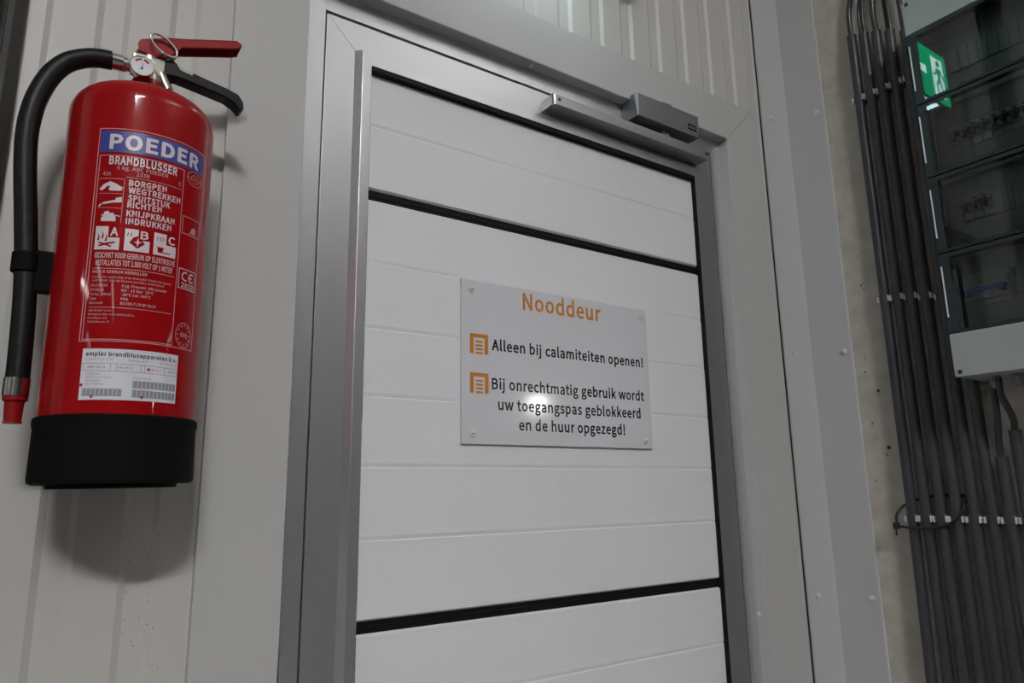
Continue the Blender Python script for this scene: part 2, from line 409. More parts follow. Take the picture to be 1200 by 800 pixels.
def text_geo(s, bold=0.0, font='humanist'):
    """Letter shapes of a string as flat faces, normalised to (0..1, baseline 0, capital height 1); bold thickens by a share of the height."""
    key = (s, bold, font)
    if key in _tc:
        return _tc[key]
    G = GLYPHS[font]
    cap = max(int(q.split(',')[1]) for q in G['H'][1].split())
    hp_ = [tuple(int(q) for q in t.split(',')) for t in G['H'][1].split()]
    area = lambda c: sum(a[0] * b[1] - a[1] * b[0] for a, b in zip(c, c[1:] + c[:1]))
    turn = 1 if area(hp_) > 0 else -1

    def inside(pt, c):
        r = False
        for a, b in zip(c, c[1:] + c[:1]):
            if (a[1] > pt[1]) != (b[1] > pt[1]) and pt[0] < (b[0] - a[0]) * (pt[1] - a[1]) / (b[1] - a[1]) + a[0]:
                r = not r
        return r
    layers = {}
    x = 0.0
    for ch in s:
        if ch not in G:
            x += 0.38
            continue
        cons = [[tuple(int(q) for q in t.split(',')) for t in con.split()] for con in G[ch][1:]]
        outer = [c for c in cons if area(c) * turn > 0]
        holes = [c for c in cons if area(c) * turn <= 0]
        for k, oc in enumerate(outer):
            for c in [oc] + [h for h in holes if max(range(len(outer)), key=lambda q: sum(inside(t, outer[q]) for t in h)) == k]:
                q = thicken(c, turn * bold * cap) if bold else c
                layers.setdefault(k, []).append([(x + px / cap, py / cap) for px, py in q])
        x += G[ch][0] / cap + 1.7 * bold
    v, f = [], []
    for k in layers:
        cu = bpy.data.curves.new('lettering', 'CURVE')
        cu.dimensions = '2D'
        cu.fill_mode = 'BOTH'
        for pts in layers[k]:
            sp = cu.splines.new('POLY')
            sp.points.add(len(pts) - 1)
            sp.use_cyclic_u = True
            for pt, (px, py) in zip(sp.points, pts):
                pt.co = (px, py, 0, 1)
        ob = bpy.data.objects.new('lettering', cu)
        COL.objects.link(ob)
        dg = bpy.context.evaluated_depsgraph_get()
        dg.update()
        me = bpy.data.meshes.new_from_object(ob.evaluated_get(dg))
        n0 = len(v)
        v += [(p.co.x, p.co.y) for p in me.vertices]
        f += [tuple(q + n0 for q in p.vertices) for p in me.polygons]
        bpy.data.objects.remove(ob)
        bpy.data.curves.remove(cu)
        bpy.data.meshes.remove(me)
    x0 = min(p[0] for p in v)
    x1 = max(p[0] for p in v)
    v = [((p[0] - x0) / (x1 - x0), p[1]) for p in v]
    _tc[key] = (v, f)
    return v, f


# ================================================================== THE SETTING
# ribbed wall sheet behind the door: shallow grooves every 86.5 mm
YS = -0.015
PITCH = 0.0865


def sheet_outline(x0, x1, y_front=YS, depth=0.0044, y_back=0.06):
    pts = []
    k = math.floor((x0 - 0.1) / PITCH)
    while True:
        b = k * PITCH
        for xx, dd in ((0.0245, 0), (0.0325, depth), (0.0560, depth), (0.0630, 0)):
            x = b + xx
            if x0 < x < x1:
                pts.append((x, y_front + dd))
        k += 1
        if k * PITCH > x1:
            break
    first = pts[0][1] if pts else y_front
    last = pts[-1][1] if pts else y_front
    return [(x0, first)] + pts + [(x1, last), (x1, y_back), (x0, y_back)]


CEIL = 5.0
m = MB()
for x0, x1, z0, z1 in ((-9.0, 0.285, 0, CEIL), (0.285, 1.31, 2.275, CEIL), (1.31, 1.60, 0, CEIL)):
    m.prism(sheet_outline(x0, x1), 'z', z0, z1)
wall_back = struct(m.build('wall_back', MT['sheet']), 'pale ribbed sheet metal wall around the white door')

m = MB()
m.box(1.556, 1.80, -0.80, 0.06, 0, CEIL)
bmesh.ops.subdivide_edges(m.bm, edges=[e for e in m.bm.edges], cuts=6, use_grid_fill=True)
wall_right = struct(m.build('wall_right', MT['concrete']), 'bare concrete wall behind the grey conduits')
struct(MB().box(-9.2, 12, -14.2, 0.3, -0.1, 0).build('floor', MT['floor']))
struct(MB().box(-9.2, 12, -14.2, 0.3, CEIL, CEIL + 0.1).build('ceiling', MT['ceil']))
struct(MB().box(-9.2, -9.0, -14, 0.06, 0, CEIL).build('wall_left', MT['hall']))
struct(MB().box(-9.2, 12, -14.2, -14, 0, CEIL).build('wall_rear', MT['hall']))
struct(MB().box(1.80, 12, 0.0, 0.2, 0, CEIL).build('wall_back_far', MT['hall']))
struct(MB().box(11.8, 12, -14, 0.0, 0, CEIL).build('wall_right_far', MT['hall']))

# small raised specks and pits on the concrete and dirt flecks on the sheet wall
m = MB()
for px, pz, r in ((-0.145, 1.70, .0022), (-0.170, 1.655, .0035), (-0.148, 1.585, .002), (-0.1465, 1.578, .0016), (-0.178, 1.53, .0045),
                  (-0.172, 1.515, .002), (-0.150, 1.73, .0014), (-0.160, 1.90, .002), (-0.165, 1.89, .0018), (-0.14, 1.46, .0018)):
    m.lathe([(r, -0.0006), (r * .6, -.001)], c=(1.556, pz * 0 + px, pz), axis='x', seg=9)
m.build('pit', MT['dark'], wall_right)
m = MB()
for i in range(34):
    x = 0.118 + random.random() * 0.045
    z = 1.25 + random.random() ** 1.6 * 0.16
    r = random.choice((.0004, .0005, .0007, .0009))
    m.lathe([(r, -0.0002), (r * .7, -0.0005)], c=(x, YS, z), axis='y', seg=7)
m.build('dirt_speck', mat('brown_dirt', (0.20, 0.15, 0.09), 0.9), wall_back)

# casing flashings round the door opening
CX0, CX1, CZ = 0.300, 1.2945, 2.2528          # edges of the opening in the casing
CXL, CXR, CZT = 0.1925, 1.417, 2.352          # outer edges
CY = -0.026
def screw(m_, c, axis, r=0.0042, h=0.0035, sgn=-1):
    m_.lathe([(r * 1.35, 0), (r * 1.35, sgn * .0010), (r, sgn * .0014), (r * .95, sgn * h * .8), (r * .55, sgn * h)], c=c, axis=axis, seg=16)

t = MB()
t.prism([(CX0, CZ), (CX1, CZ), (CX1 + (CZT - CZ), CZT), (CX0 - (CZT - CZ), CZT)], 'y', CY, -0.0145, 0.0012)
t.box(CX0 - .001, CX1 + .001, CY + .001, 0.004, CZ - 0.0006, CZ + 0.0012)
trim_1 = struct(t.build('trim_1', MT['casing'], smooth=40), 'grey casing strip across the top of the door')
t = MB()
t.prism([(CXL, 0.0), (CX0, 0.0), (CX0, CZ), (CX0 - (CZT - CZ), CZT), (CX0 - (CZT - CZ), 3.0), (CXL, 3.0)], 'y', CY, -0.0145, 0.0012)
t.box(CX0 - .0012, CX0 + .0006, CY + .001, 0.004, 0.0, CZ)
trim_2 = struct(t.build('trim_2', MT['casing'], smooth=40), 'grey casing strip left of the door')
t = MB()
t.prism([(CX1, 0.0), (CXR, 0.0), (CXR, CZT), (CX1 + (CZT - CZ) + .0006, CZT), (CX1 + .0006, CZ)], 'y', CY, -0.0145, 0.0012)
t.box(CX1 - .0006, CX1 + .0012, CY + .001, 0.004, 0.0, CZ)
t.box(CXR - 0.0005, CXR + 0.004, CY + .006, -0.0145, 0.0, CZT, 0.0005)
trim_3 = struct(t.build('trim_3', MT['casing'], smooth=40), 'grey casing strip right of the door')
for x in (0.739, 1.236):
    mm = MB(); screw(mm, (x, -0.011, CZ - .0006), 'z'); mm.build('screw', MT['cap'], trim_1, smooth=40)
for z in (1.1925, 0.55):
    mm = MB(); screw(mm, (CX1 - .0006, -0.006, z), 'x'); mm.build('screw', MT['cap'], trim_3, smooth=40)
mm = MB(); screw(mm, (0.425, CY, 2.64), 'y'); mm.build('screw', MT['cap'], trim_2, smooth=40)
# corner flashing
t = MB()
t.prism([(1.446, -0.0155), (1.446, -0.0205), (1.5545, -0.0205), (1.5505, -0.122), (1.5565, -0.1225), (1.5565, -0.0155)], 'z', 0.0, CEIL - .01, 0.0008)
trim_4 = struct(t.build('trim_4', MT['flash'], smooth=30), 'grey angled flashing folded into the wall corner')
MB().box(1.4437, 1.4462, -.0172, -.0148, 0.0, CEIL - .02).build('seal_line', MT['gap'], trim_4)  # dark strip standing for the shade along the flashing edge
for z in (2.362, 1.7575, 1.2145, 0.65):
    mm = MB(); screw(mm, (1.4805, -0.0205, z), 'y', .0052, .0062); mm.build('screw', MT['cap'], trim_4, smooth=40)
    mm = MB(); screw(mm, (1.5508, -0.104, z - .003), 'x', .0052, .0062); mm.build('screw', MT['cap'], trim_4, smooth=40)
# dark post at the far left
t = MB()
t.prism([(-0.0492, -0.0152), (-0.0500, -0.022), (-0.0615, -0.028), (-0.068, -0.028), (-0.069, -0.020), (-0.078, -0.020), (-0.079, -0.05),
         (-0.20, -0.05), (-0.20, -0.0152)], 'z', 0.0, CEIL - .01, 0.0006)
trim_5 = struct(t.build('trim_5', MT['post'], smooth=30), 'dark steel post at the left edge beside the ribbed wall')
MB().box(-0.0895, -0.0865, -0.0525, -0.0495, 0.0, CEIL - .02, 0.0005).build('edge_strip', MT['teal'], trim_5)

# ------------------------------------------------------------------ door frame and leaf
LX0, LX1, LZT, LZB = 0.3372, 1.2563, 2.2110, 0.06        # leaf
fr = struct_root('door_frame', label='grey aluminium frame fixed round the white door')
FM = [(CX0 - .01, LX0 - .0026, 0.0, CZ + .015), (LX1 + .0026, CX1 + .01, 0.0, CZ + .015)]
d_ = CZ + .012 - (LZT + .0052)
MB().prism([(CX0 - .012, 0), (LX0 - .0026, 0), (LX0 - .0026, LZT + .0052), (LX0 - .0026 - d_, LZT + .0052 + d_), (CX0 - .012, LZT + .0052 + d_)], 'y', 0.0, 0.06, 0.0003).build('jamb', MT['alu'], fr, smooth=30)
MB().prism([(LX1 + .0026, 0), (CX1 + .012, 0), (CX1 + .012, LZT + .0052 + d_), (LX1 + .0026 + d_, LZT + .0052 + d_), (LX1 + .0026, LZT + .0052)], 'y', 0.0, 0.06, 0.0003).build('jamb', MT['alu'], fr, smooth=30)
MB().prism([(LX0 - .0026, LZT + .0052), (LX1 + .0026, LZT + .0052), (LX1 + .0026 + d_, LZT + .0052 + d_), (LX0 - .0026 - d_, LZT + .0052 + d_)], 'y', 0.0, 0.06, 0.0003).build('head_rail', MT['alu'], fr, smooth=30)
g = MB()
g.box(LX0 - .004, LX0 + .002, 0.012, 0.05, 0.03, LZT + .003)
g.box(LX1 - .002, LX1 + .004, 0.012, 0.05, 0.03, LZT + .003)
g.box(LX0, LX1, 0.012, 0.05, LZT - .002, LZT + .006)
g.build('seal', MT['gap'], fr)

dr = struct_root('door_1', (0.797, 0.02, LZB), 'white panelled emergency door in the grey frame')
SL, SR = 0.3853, 1.2160          # inner edges of the flat stiles
RT = LZT - 0.050
MB().prism([(LX0, LZB), (SL + .004, LZB), (SL + .004, RT - .004), (LX0, LZT)], 'y', 0.0, 0.045, 0.0003).build('stile', MT['alu'], dr, smooth=30)
MB().prism([(LX1, LZB), (SR - .004, LZB), (SR - .004, RT - .004), (LX1, LZT)], 'y', 0.0, 0.045, 0.0003).build('stile', MT['alu'], dr, smooth=30)
MB().prism([(LX0 + .0006, LZT), (LX1 - .0006, LZT), (SR - .004, RT - .0034), (SL + .004, RT - .0034)], 'y', 0.0, 0.045, 0.0003).build('top_rail', MT['alu'], dr, smooth=30)
MB().box(SL, SR, 0.0, 0.045, LZB, LZB + 0.10, 0.0007).build('bottom_rail', MT['alu'], dr, smooth=30)
# sloped glazing beads holding the panels
BL0, BL1 = 0.396, 0.4115
BR0, BR1 = 1.1895, 1.2050
BT0, BT1 = 2.1375, 2.1580
YB = -0.010
MB().prism([(SL, 0.001), (SL + .001, -.0012), (BL0 - .0010, YB + .0007), (BL0, YB), (BL1, YB), (BL1, 0.02), (SL, 0.02)], 'z', LZB + .1, RT - .0006, 0.0003).build('bead', MT['alu'], dr, smooth=25)
MB().prism([(SR, 0.001), (SR - .001, -.0012), (BR1 + .0010, YB + .0007), (BR1, YB), (BR0, YB), (BR0, 0.02), (SR, 0.02)], 'z', LZB + .1, RT - .0006, 0.0003).build('bead', MT['alu'], dr, smooth=25)
MB().prism([(0.001, RT - .001), (-.0012, RT - .0012), (YB + .0010, BT1 + .001), (YB, BT1), (YB, BT0), (0.02, BT0), (0.02, RT)], 'x', BL1 - .0006, BR0 + .0006, 0.0003).build('bead', MT['alu'], dr, smooth=25)
# black gasket lining between beads and panels
g = MB()
g.box(BL1 - .003, BL1 + .0006, YB + .001, 0.012, LZB + .1, BT0)
g.box(BR0 - .0012, BR0 + .001, YB + .001, 0.012, LZB + .1, BT0)
g.box(BL1 - .003, BR0, YB + .001, 0.012, BT0 - .0075, BT0 + .001)
g.build('gasket', MT['rubber'], dr)
# insulated panel sections with pressed grooves
PY = 0.002
S1T, S1B = 1.9272, 1.9098
SEC = 0.6552
GR = 0.1078


def panel_section(zb, zt, grooves):
    pts = []
    y0 = PY
    pts.append((y0 + .004, zb)); pts.append((y0, zb + .003))
    for gz in sorted(grooves):
        pts += [(y0, gz - .0020), (y0 + .0011, gz - .0012), (y0 + .0013, gz), (y0, gz + .0055)]
    pts += [(y0, zt - .003), (y0 + .004, zt), (0.03, zt), (0.03, zb)]
    return MB().prism(pts, 'x', BL1 - .002, BR0 + .0008)


zt = BT0 - .006
panel_section(S1T, zt, [1.9272 + GR * 1.02]).build('panel', MT['panel'], dr)
zs = []
for k in range(3):
    top = S1B - k * SEC
    bot = S1T - (k + 1) * SEC
    if k == 2:
        bot = LZB + .1
    gr = [top - 0.1045 - j * 0.1055 for j in range(5)]
    gr = [q for q in gr if q > bot + .02]
    panel_section(bot, top, gr).build('panel', MT['panel'], dr)
    zs.append((S1B - k * SEC, S1T - k * SEC))
for zb_, zt_ in zs:
    MB().box(BL1 - .002, BR0 + .0008, PY + .006, 0.03, zb_ - .001, zt_ + .001).box(BL1 - .002, BR0 + .0008, PY + .0045, PY + .009, zb_ + .006, zb_ + .010, .001).build('joint_strip', MT['rubber'], dr)


# ================================================================== FIRE EXTINGUISHER
TILT = math.radians(0.55)
ex = thing('fire_extinguisher', 'red powder fire extinguisher with black hose hanging on the ribbed wall', 'fire extinguisher',
           (0.0868, -0.11, 1.464))
ex.rotation_euler = (0, -TILT, 0)
LOC = dict(world=False)
R0 = 0.0768
prof = [(0.055, 0.006), (R0 - .001, 0.012), (R0, 0.02), (R0, 0.418)]
for k in range(1, 10):
    a = k / 9 * math.radians(74)
    prof.append((R0 - 0.030 * (1 - math.cos(a)), 0.418 + 0.030 * math.sin(a)))
prof += [(0.045, 0.4495), (0.034, 0.4525), (0.022, 0.4545), (0.018, 0.4555), (0.0175, 0.476)]
body = MB().lathe(prof, seg=96).build('cylinder', MT['red'], ex, smooth=40, **LOC)
MB().lathe([(0.060, -0.004), (0.062, -0.004), (0.063, 0.0), (R0 - .002, 0.0), (R0 + .0018, 0.002), (R0 + .0024, 0.006), (R0 + .0016, 0.058), (R0 + .0028, 0.060), (R0 + .0028, 0.067), (R0 + .0016, 0.0685),
            (R0 - .002, 0.0685)], seg=96).build('base_cap', MT['blackplastic'], ex, smooth=35, **LOC)
# valve
MB().lathe([(0.0165, 0.474), (0.0165, 0.484), (0.014, 0.486), (0.0125, 0.492), (0.0125, 0.512), (0.008, 0.516)], seg=32) \
    .box(-0.020, 0.016, -0.0115, 0.0115, 0.487, 0.509, 0.003).tube([(0.012, -.008, 0.49), (0.021, -.009, 0.470)], [0.0055, 0.0065], 12) \
    .lathe([(0.0085, -0.024), (0.0085, -0.036), (0.0075, -0.0365)], c=(0, 0, 0.494), axis='x', seg=20).build('valve', MT['brass'], ex, smooth=35, **LOC)
# pressure gauge facing the viewer
gy = -0.030
ga = MB().lathe([(0.006, 0.022), (0.006, 0.008), (0.0128, 0.006), (0.0135, 0.001), (0.0128, -0.001), (0.0118, -0.001), (0.0116, 0.0008)], c=(-0.0105, gy, 0.4815), axis='y', seg=40) \
    .build('pressure_gauge', MT['chrome'], ex, smooth=35, **LOC)
MB().lathe([(0.0117, 0.0014), (0.0117, 0.0002)], c=(-0.0105, gy, 0.4815), axis='y', seg=40).build('dial', MT['dial'], ga, **LOC)
g = MB()
for a0, a1, r_in, r_out in ((35, 80, .0068, .0092), (95, 150, .0068, .0092)):
    for k in range(10):
        a = math.radians(a0 + (a1 - a0) * k / 10); b = math.radians(a0 + (a1 - a0) * (k + 1) / 10)
        g.poly([(-0.0105 + rr * math.cos(q), gy - .0001, 0.4815 + rr * math.sin(q)) for rr, q in ((r_in, a), (r_out, a), (r_out, b), (r_in, b))])
g.build('dial_scale', MT['redplastic'], ga, **LOC)
g = MB()
g.poly([(-0.0105 - .0006, gy - .0002, 0.4815 - .004), (-0.0105 + .0006, gy - .0002, 0.4815 - .004), (-0.0105 + .0012, gy - .0002, 0.4815 + .006)])
g.lathe([(0.0014, 0), (.0010, -.0006)], c=(-0.0105, gy, 0.4815 - .0035), axis='y', seg=12)
g.build('needle', MT['dark'], ga, **LOC)
# red operating lever: a bent channel, black carrying handle, pin with ring
red = [(-0.0158, 0.5200), (-0.013, 0.5260), (0.0200, 0.5400), (0.032, 0.5430), (0.0964, 0.5640), (0.1032, 0.5605), (0.1030, 0.5560), (0.0953, 0.5520), (0.0330, 0.5315), (0.0238, 0.5180), (0.0138, 0.5090), (0.0024, 0.5076), (-0.0128, 0.5105)]
lv = MB().prism(red, 'y', -0.0125, -0.0095, 0.0009).prism(red, 'y', 0.0095, 0.0125, 0.0009)
top = [(-0.013, 0.5260), (0.0200, 0.5400), (0.032, 0.5430), (0.0964, 0.5640), (0.1032, 0.5605), (0.1032, 0.558), (0.096, 0.5612), (0.032, 0.5402), (0.0200, 0.5372), (-0.013, 0.5232)]
lv.prism(top, 'y', -0.0125, 0.0125, 0.0008)
lv.build('operating_lever', MT['redplastic'], ex, smooth=35, **LOC)
blk = [(0.004, 0.4945), (0.0114, 0.5108), (0.0197, 0.5160), (0.032, 0.5065), (0.0582, 0.5005), (0.0895, 0.4945), (0.1030, 0.4905), (0.1096, 0.4814), (0.1106, 0.4717), (0.106, 0.4680), (0.0990, 0.4755), (0.0877, 0.4815), (0.0546, 0.4870), (0.0296, 0.4908), (0.0151, 0.4887)]
MB().prism(blk, 'y', -0.0105, 0.0105, 0.0022, 3).build('carrying_handle', MT['blacksatin'], ex, smooth=45, **LOC)
MB().prism([(.0290, .5060), (.0335, .5064), (.0500, .5020), (.0465, .4975), (.0330, .5005)], 'y', -0.0110, -0.0095, 0.0003).build('rivet_plate', MT['chrome'], ex, smooth=40, **LOC)  # bright metal patch lying on the black handle
ring = []
for k in range(28):
    a = 2 * PI * k / 28
    ring.append((0.0118 + 0.0155 * math.cos(a), -0.0185 + 0.004 * math.cos(a), 0.5225 + 0.0105 * math.sin(a) - 0.0045 * math.cos(a)))
MB().tube(ring, 0.0016, 10, closed=True).tube([(0.010, -0.020, 0.5125), (0.010, 0.018, 0.5125)], 0.002, 10).build('safety_pin', MT['chrome'], ex, smooth=60, **LOC)
# hose with ferrules, nozzle and clip
hp = [(-0.0399, 0.4943), (-0.0555, 0.4922), (-0.0699, 0.4862), (-0.0841, 0.4757), (-0.0963, 0.4581), (-0.1054, 0.4339), (-0.1109, 0.4072), (-0.1126, 0.376), (-0.1102, 0.3365), (-0.1052, 0.2883), (-0.0996, 0.2315), (-0.0972, 0.1942), (-0.096, 0.1573), (-0.0954, 0.121), (-0.0955, 0.1067)]
MB().tube([(x, 0, h) for x, h in hp], 0.0110, 20, smooth=5).build('hose', MT['hose'], ex, smooth=60, **LOC)
MB().tube([(-0.0185, 0, .4945), (-0.0300, 0, .4945)], 0.0080, 18).tube([(-0.0285, 0, .4945), (-0.0445, 0, .4940)], 0.0098, 22).build('hose_ferrule', MT['chrome'], ex, smooth=40, **LOC)
MB().tube([(-0.0955, 0, 0.109), (-0.0956, 0, 0.0905)], 0.0119, 24).build('hose_ferrule', MT['chrome'], ex, smooth=40, **LOC)
MB().lathe([(0.0112, 0.0910), (0.0112, 0.0860), (0.0088, 0.0840), (0.0078, 0.0650), (0.0085, 0.0640), (0.0085, 0.0625), (0.005, 0.0625)], c=(-0.0956, 0, 0), seg=28).build('nozzle', MT['redplastic'], ex, smooth=40, **LOC)
MB().lathe([(0.0118, 0.222), (0.0134, 0.223), (0.0134, 0.243), (0.0118, 0.244)], c=(-0.0998, 0, 0), seg=28).box(-0.092, -0.074, -0.008, 0.008, 0.2025, 0.2475, 0.0015).build('hose_clip', MT['blackplastic'], ex, smooth=40, **LOC)
# wall bracket behind the cylinder
MB().box(-0.022, 0.022, R0 - .003, 0.0945, 0.30, 0.46, 0.001).box(-0.040, 0.060, 0.074, 0.080, 0.372, 0.386, 0.002).box(-0.040, 0.060, 0.074, 0.080, 0.335, 0.349, 0.002).build('wall_bracket', MT['redplastic'], ex, smooth=35, **LOC)

# printing on the cylinder: (arc length s, height h) wrapped round the body
SLOPE = 0.010


def wrap(s, h, off):
    r = R0 + off
    a = s / R0
    return (r * math.sin(a), -r * math.cos(a), h)


def patch(mb, s0, h0, s1, h1, off, slope=SLOPE):
    n = max(1, int(abs(s1 - s0) / 0.0025))
    L = []
    for i in range(n + 1):
        s = s0 + (s1 - s0) * i / n
        L.append((mb.bm.verts.new(wrap(s, h0 + s * slope, off)), mb.bm.verts.new(wrap(s, h1 + s * slope, off))))
    for a, b in zip(L, L[1:]):
        mb.bm.faces.new((a[0], b[0], b[1], a[1]))


def frame_lines(mb, s0, h0, s1, h1, t_, off):
    patch(mb, s0, h0, s1, h0 + t_, off); patch(mb, s0, h1 - t_, s1, h1, off)
    patch(mb, s0, h0, s0 + t_, h1, off); patch(mb, s1 - t_, h0, s1, h1, off)


def flat_on(mb, verts, faces, off, slope=SLOPE):
    b2 = bmesh.new()
    V = [b2.verts.new((x, y, 0)) for x, y in verts]
    for f in faces:
        try:
            b2.faces.new([V[i] for i in f])
        except ValueError:
            pass
    bmesh.ops.triangulate(b2, faces=b2.faces[:])
    for _ in range(4):
        ed = [e for e in b2.edges if abs(e.verts[0].co.x - e.verts[1].co.x) > 0.004]
        if not ed:
            break
        bmesh.ops.subdivide_edges(b2, edges=ed, cuts=1)
        bmesh.ops.triangulate(b2, faces=b2.faces[:])
    idx = {v: i for i, v in enumerate(b2.verts)}
    mb.add_geo([wrap(v.co.x, v.co.y + v.co.x * slope, off) for v in b2.verts], [[idx[v] for v in f.verts] for f in b2.faces])
    b2.free()


def wtext(mb, s, s0, s1, h, cap, off=0.0006, bold=0.02, slope=SLOPE):
    v, f = text_geo(s, bold)
    flat_on(mb, [(s0 + x * (s1 - s0), h + y * cap) for x, y in v], f, off, slope)


def wline(parent, material, s, s0, s1, h, cap, off=0.0006, bold=0.0, slope=SLOPE, name='lettering_line'):
    mb = MB()
    wtext(mb, s, s0, s1, h, cap, off, bold, slope)
    return mb.build(name, material, parent, **LOC)


def wpoly(mb, pts, off=0.0006, slope=SLOPE):
    flat_on(mb, pts, [list(range(len(pts)))], off, slope)


lab = MB()
frame_lines(lab, -0.0510, 0.1423, 0.0700, 0.3775, 0.0009, 0.0003)
frame_lines(lab, -0.0482, 0.1440, 0.0392, 0.3463, 0.0008, 0.0003)
patch(lab, -0.0460, 0.3190, -0.0215, 0.3196, .0003)
patch(lab, -0.0200, 0.3215, 0.0370, 0.3220, .0003)
patch(lab, -0.0216, 0.2700, -0.0211, 0.3190, .0003)
patch(lab, -0.0450, 0.3022, -0.0215, 0.3026, .0003)
patch(lab, -0.0450, 0.2860, -0.0215, 0.2864, .0003)
patch(lab, -0.0440, 0.2193, 0.0360, 0.2199, .0003)
patch(lab, -0.0440, 0.1776, 0.0355, 0.1782, .0003)
label = lab.build('instruction_label', MT['inkfaint'], ex, **LOC)
label['label'] = 'pale printed outline boxes of the instruction label'
b = MB(); patch(b, -0.0490, 0.3500, 0.0672, 0.3745, 0.00025)
b.build('blue_band', MT['blue'], label, **LOC)
T = MB()
wtext(T, 'POEDER', -0.0393, 0.0588, 0.3540, 0.0157, bold=0.062)
wtext(T, 'BRANDBLUSSER', -0.0379, 0.0302, 0.3358, 0.0088, bold=0.05)
T.build('title_lettering', MT['ink'], label, **LOC)
DULL = mat('dull_pink_print', (0.62, 0.36, 0.38), 0.4)
SOFT = mat('soft_print', (0.64, 0.48, 0.50), 0.4)
wline(label, DULL, '6 kg. ABC POEDER', -0.0296, 0.0206, 0.3298, 0.0042)
wline(label, DULL, '233B', -0.0105, 0.0019, 0.3240, 0.0042)
wline(label, DULL, '43A', -0.0429, -0.0350, 0.3225, 0.0042)
wline(label, DULL, 'C', 0.0330, 0.0356, 0.3255, 0.0042)
wline(label, DULL, 'NA ELK GEBRUIK HERVULLEN', -0.0437, 0.0071, 0.2145, 0.0029, bold=.03)
wline(label, DULL, 'Controleer regelmatig of de drukmeter binnen het groene', -0.0438, 0.0330, 0.2092, 0.0023, bold=0)
wline(label, DULL, 'veld staat, laat de blusser jaarlijks controleren', -0.0438, 0.0250, 0.2054, 0.0023, bold=0)
for k, (a_, b_, se) in enumerate((('Blusmiddel', '6 kg. Presomix ABC poeder', .0285), ('Drijfgas', 'N2 - 15 Bar (20°C)', .0150), ('Temp. gebied', '-30°C tot +60°C', .0125),
                                  ('Type', 'PD6', -.0085), ('Keurmerk', 'BS EN3-7 / B NP 00/20', .0182))):
    h_ = 0.2000 - k * 0.0047
    wline(label, DULL, a_, -0.0441, -0.0441 + .0016 * len(a_), h_, 0.0026, bold=0.005)
    wline(label, DULL, b_, -0.0150, se, h_, 0.0027, bold=0.02)
for k, wd in enumerate((.022, .043, .018, .020)):
    wline(label, DULL, ('Fabrikant voor', 'blusapparaten en onderhoud b.v.', 'Postbus 20', 'telefoon 0')[k], -0.0441, -0.0441 + wd, 0.1735 - k * .0040, .0022, bold=0)
for s_, s0, s1, h_ in (('BORGPEN', -.0170, .0200, .3125), ('WEGTREKKEN', -.0168, .0362, .3042), ('SPUITSTUK', -.0166, .0251, .2955), ('RICHTEN', -.0167, .0164, .2879),
                       ('KNIJPKRAAN', -.0168, .0313, .2782), ('INDRUKKEN', -.0169, .0280, .2695)):
    wline(label, SOFT, s_, s0, s1, h_, 0.0064, bold=0.05)
wline(label, SOFT, 'GESCHIKT VOOR GEBRUIK OP ELEKTRISCHE', -.0433, .0352, .2310, .0058, bold=0.02)
wline(label, SOFT, 'INSTALLATIES TOT 1.000 VOLT OP 1 METER', -.0417, .0328, .2228, .0058, bold=0.02)
# hand pictograms
def shifted(pts, s, h): return [(x + s, y + h) for x, y in pts]
P1 = MB()
wpoly(P1, shifted([(0, .002), (.004, .007), (.010, .0105), (.016, .008), (.0215, .0045), (.0225, .001), (.019, 0), (.010, 0), (.009, .0025), (.011, .0045), (.008, .0055), (.004, .001), (.0015, 0)], -.0450, .3055))
wpoly(P1, shifted([(.018, .0055), (.024, .0042), (.024, .0035), (.018, .0047)], -.0450, .3055))
P1.build('pictogram', MT['ink'], label, **LOC)
P1 = MB()
wpoly(P1, shifted([(.004, .0025), (.016, .0055), (.017, .008), (.0225, .0095), (.0225, .0035), (.017, .0025), (.016, .0028), (.0042, .0005)], -.0446, .2895))
wpoly(P1, shifted([(0, -.001), (.003, .0018), (.0032, .0005), (.001, -.0025)], -.0446, .2895))
P1.build('pictogram', MT['ink'], label, **LOC)
P1 = MB()
wpoly(P1, shifted([(.004, 0), (.018, 0), (.018, .0045), (.013, .0055), (.015, .0095), (.012, .009), (.0105, .0115), (.009, .009), (.006, .010), (.007, .0075), (.003, .007), (.006, .0055), (.004, .004)], -.0446, .2712))
wpoly(P1, shifted([(.013, .0080), (.022, .0062), (.022, .0055), (.013, .0070)], -.0446, .2712))
P1.build('pictogram', MT['ink'], label, **LOC)
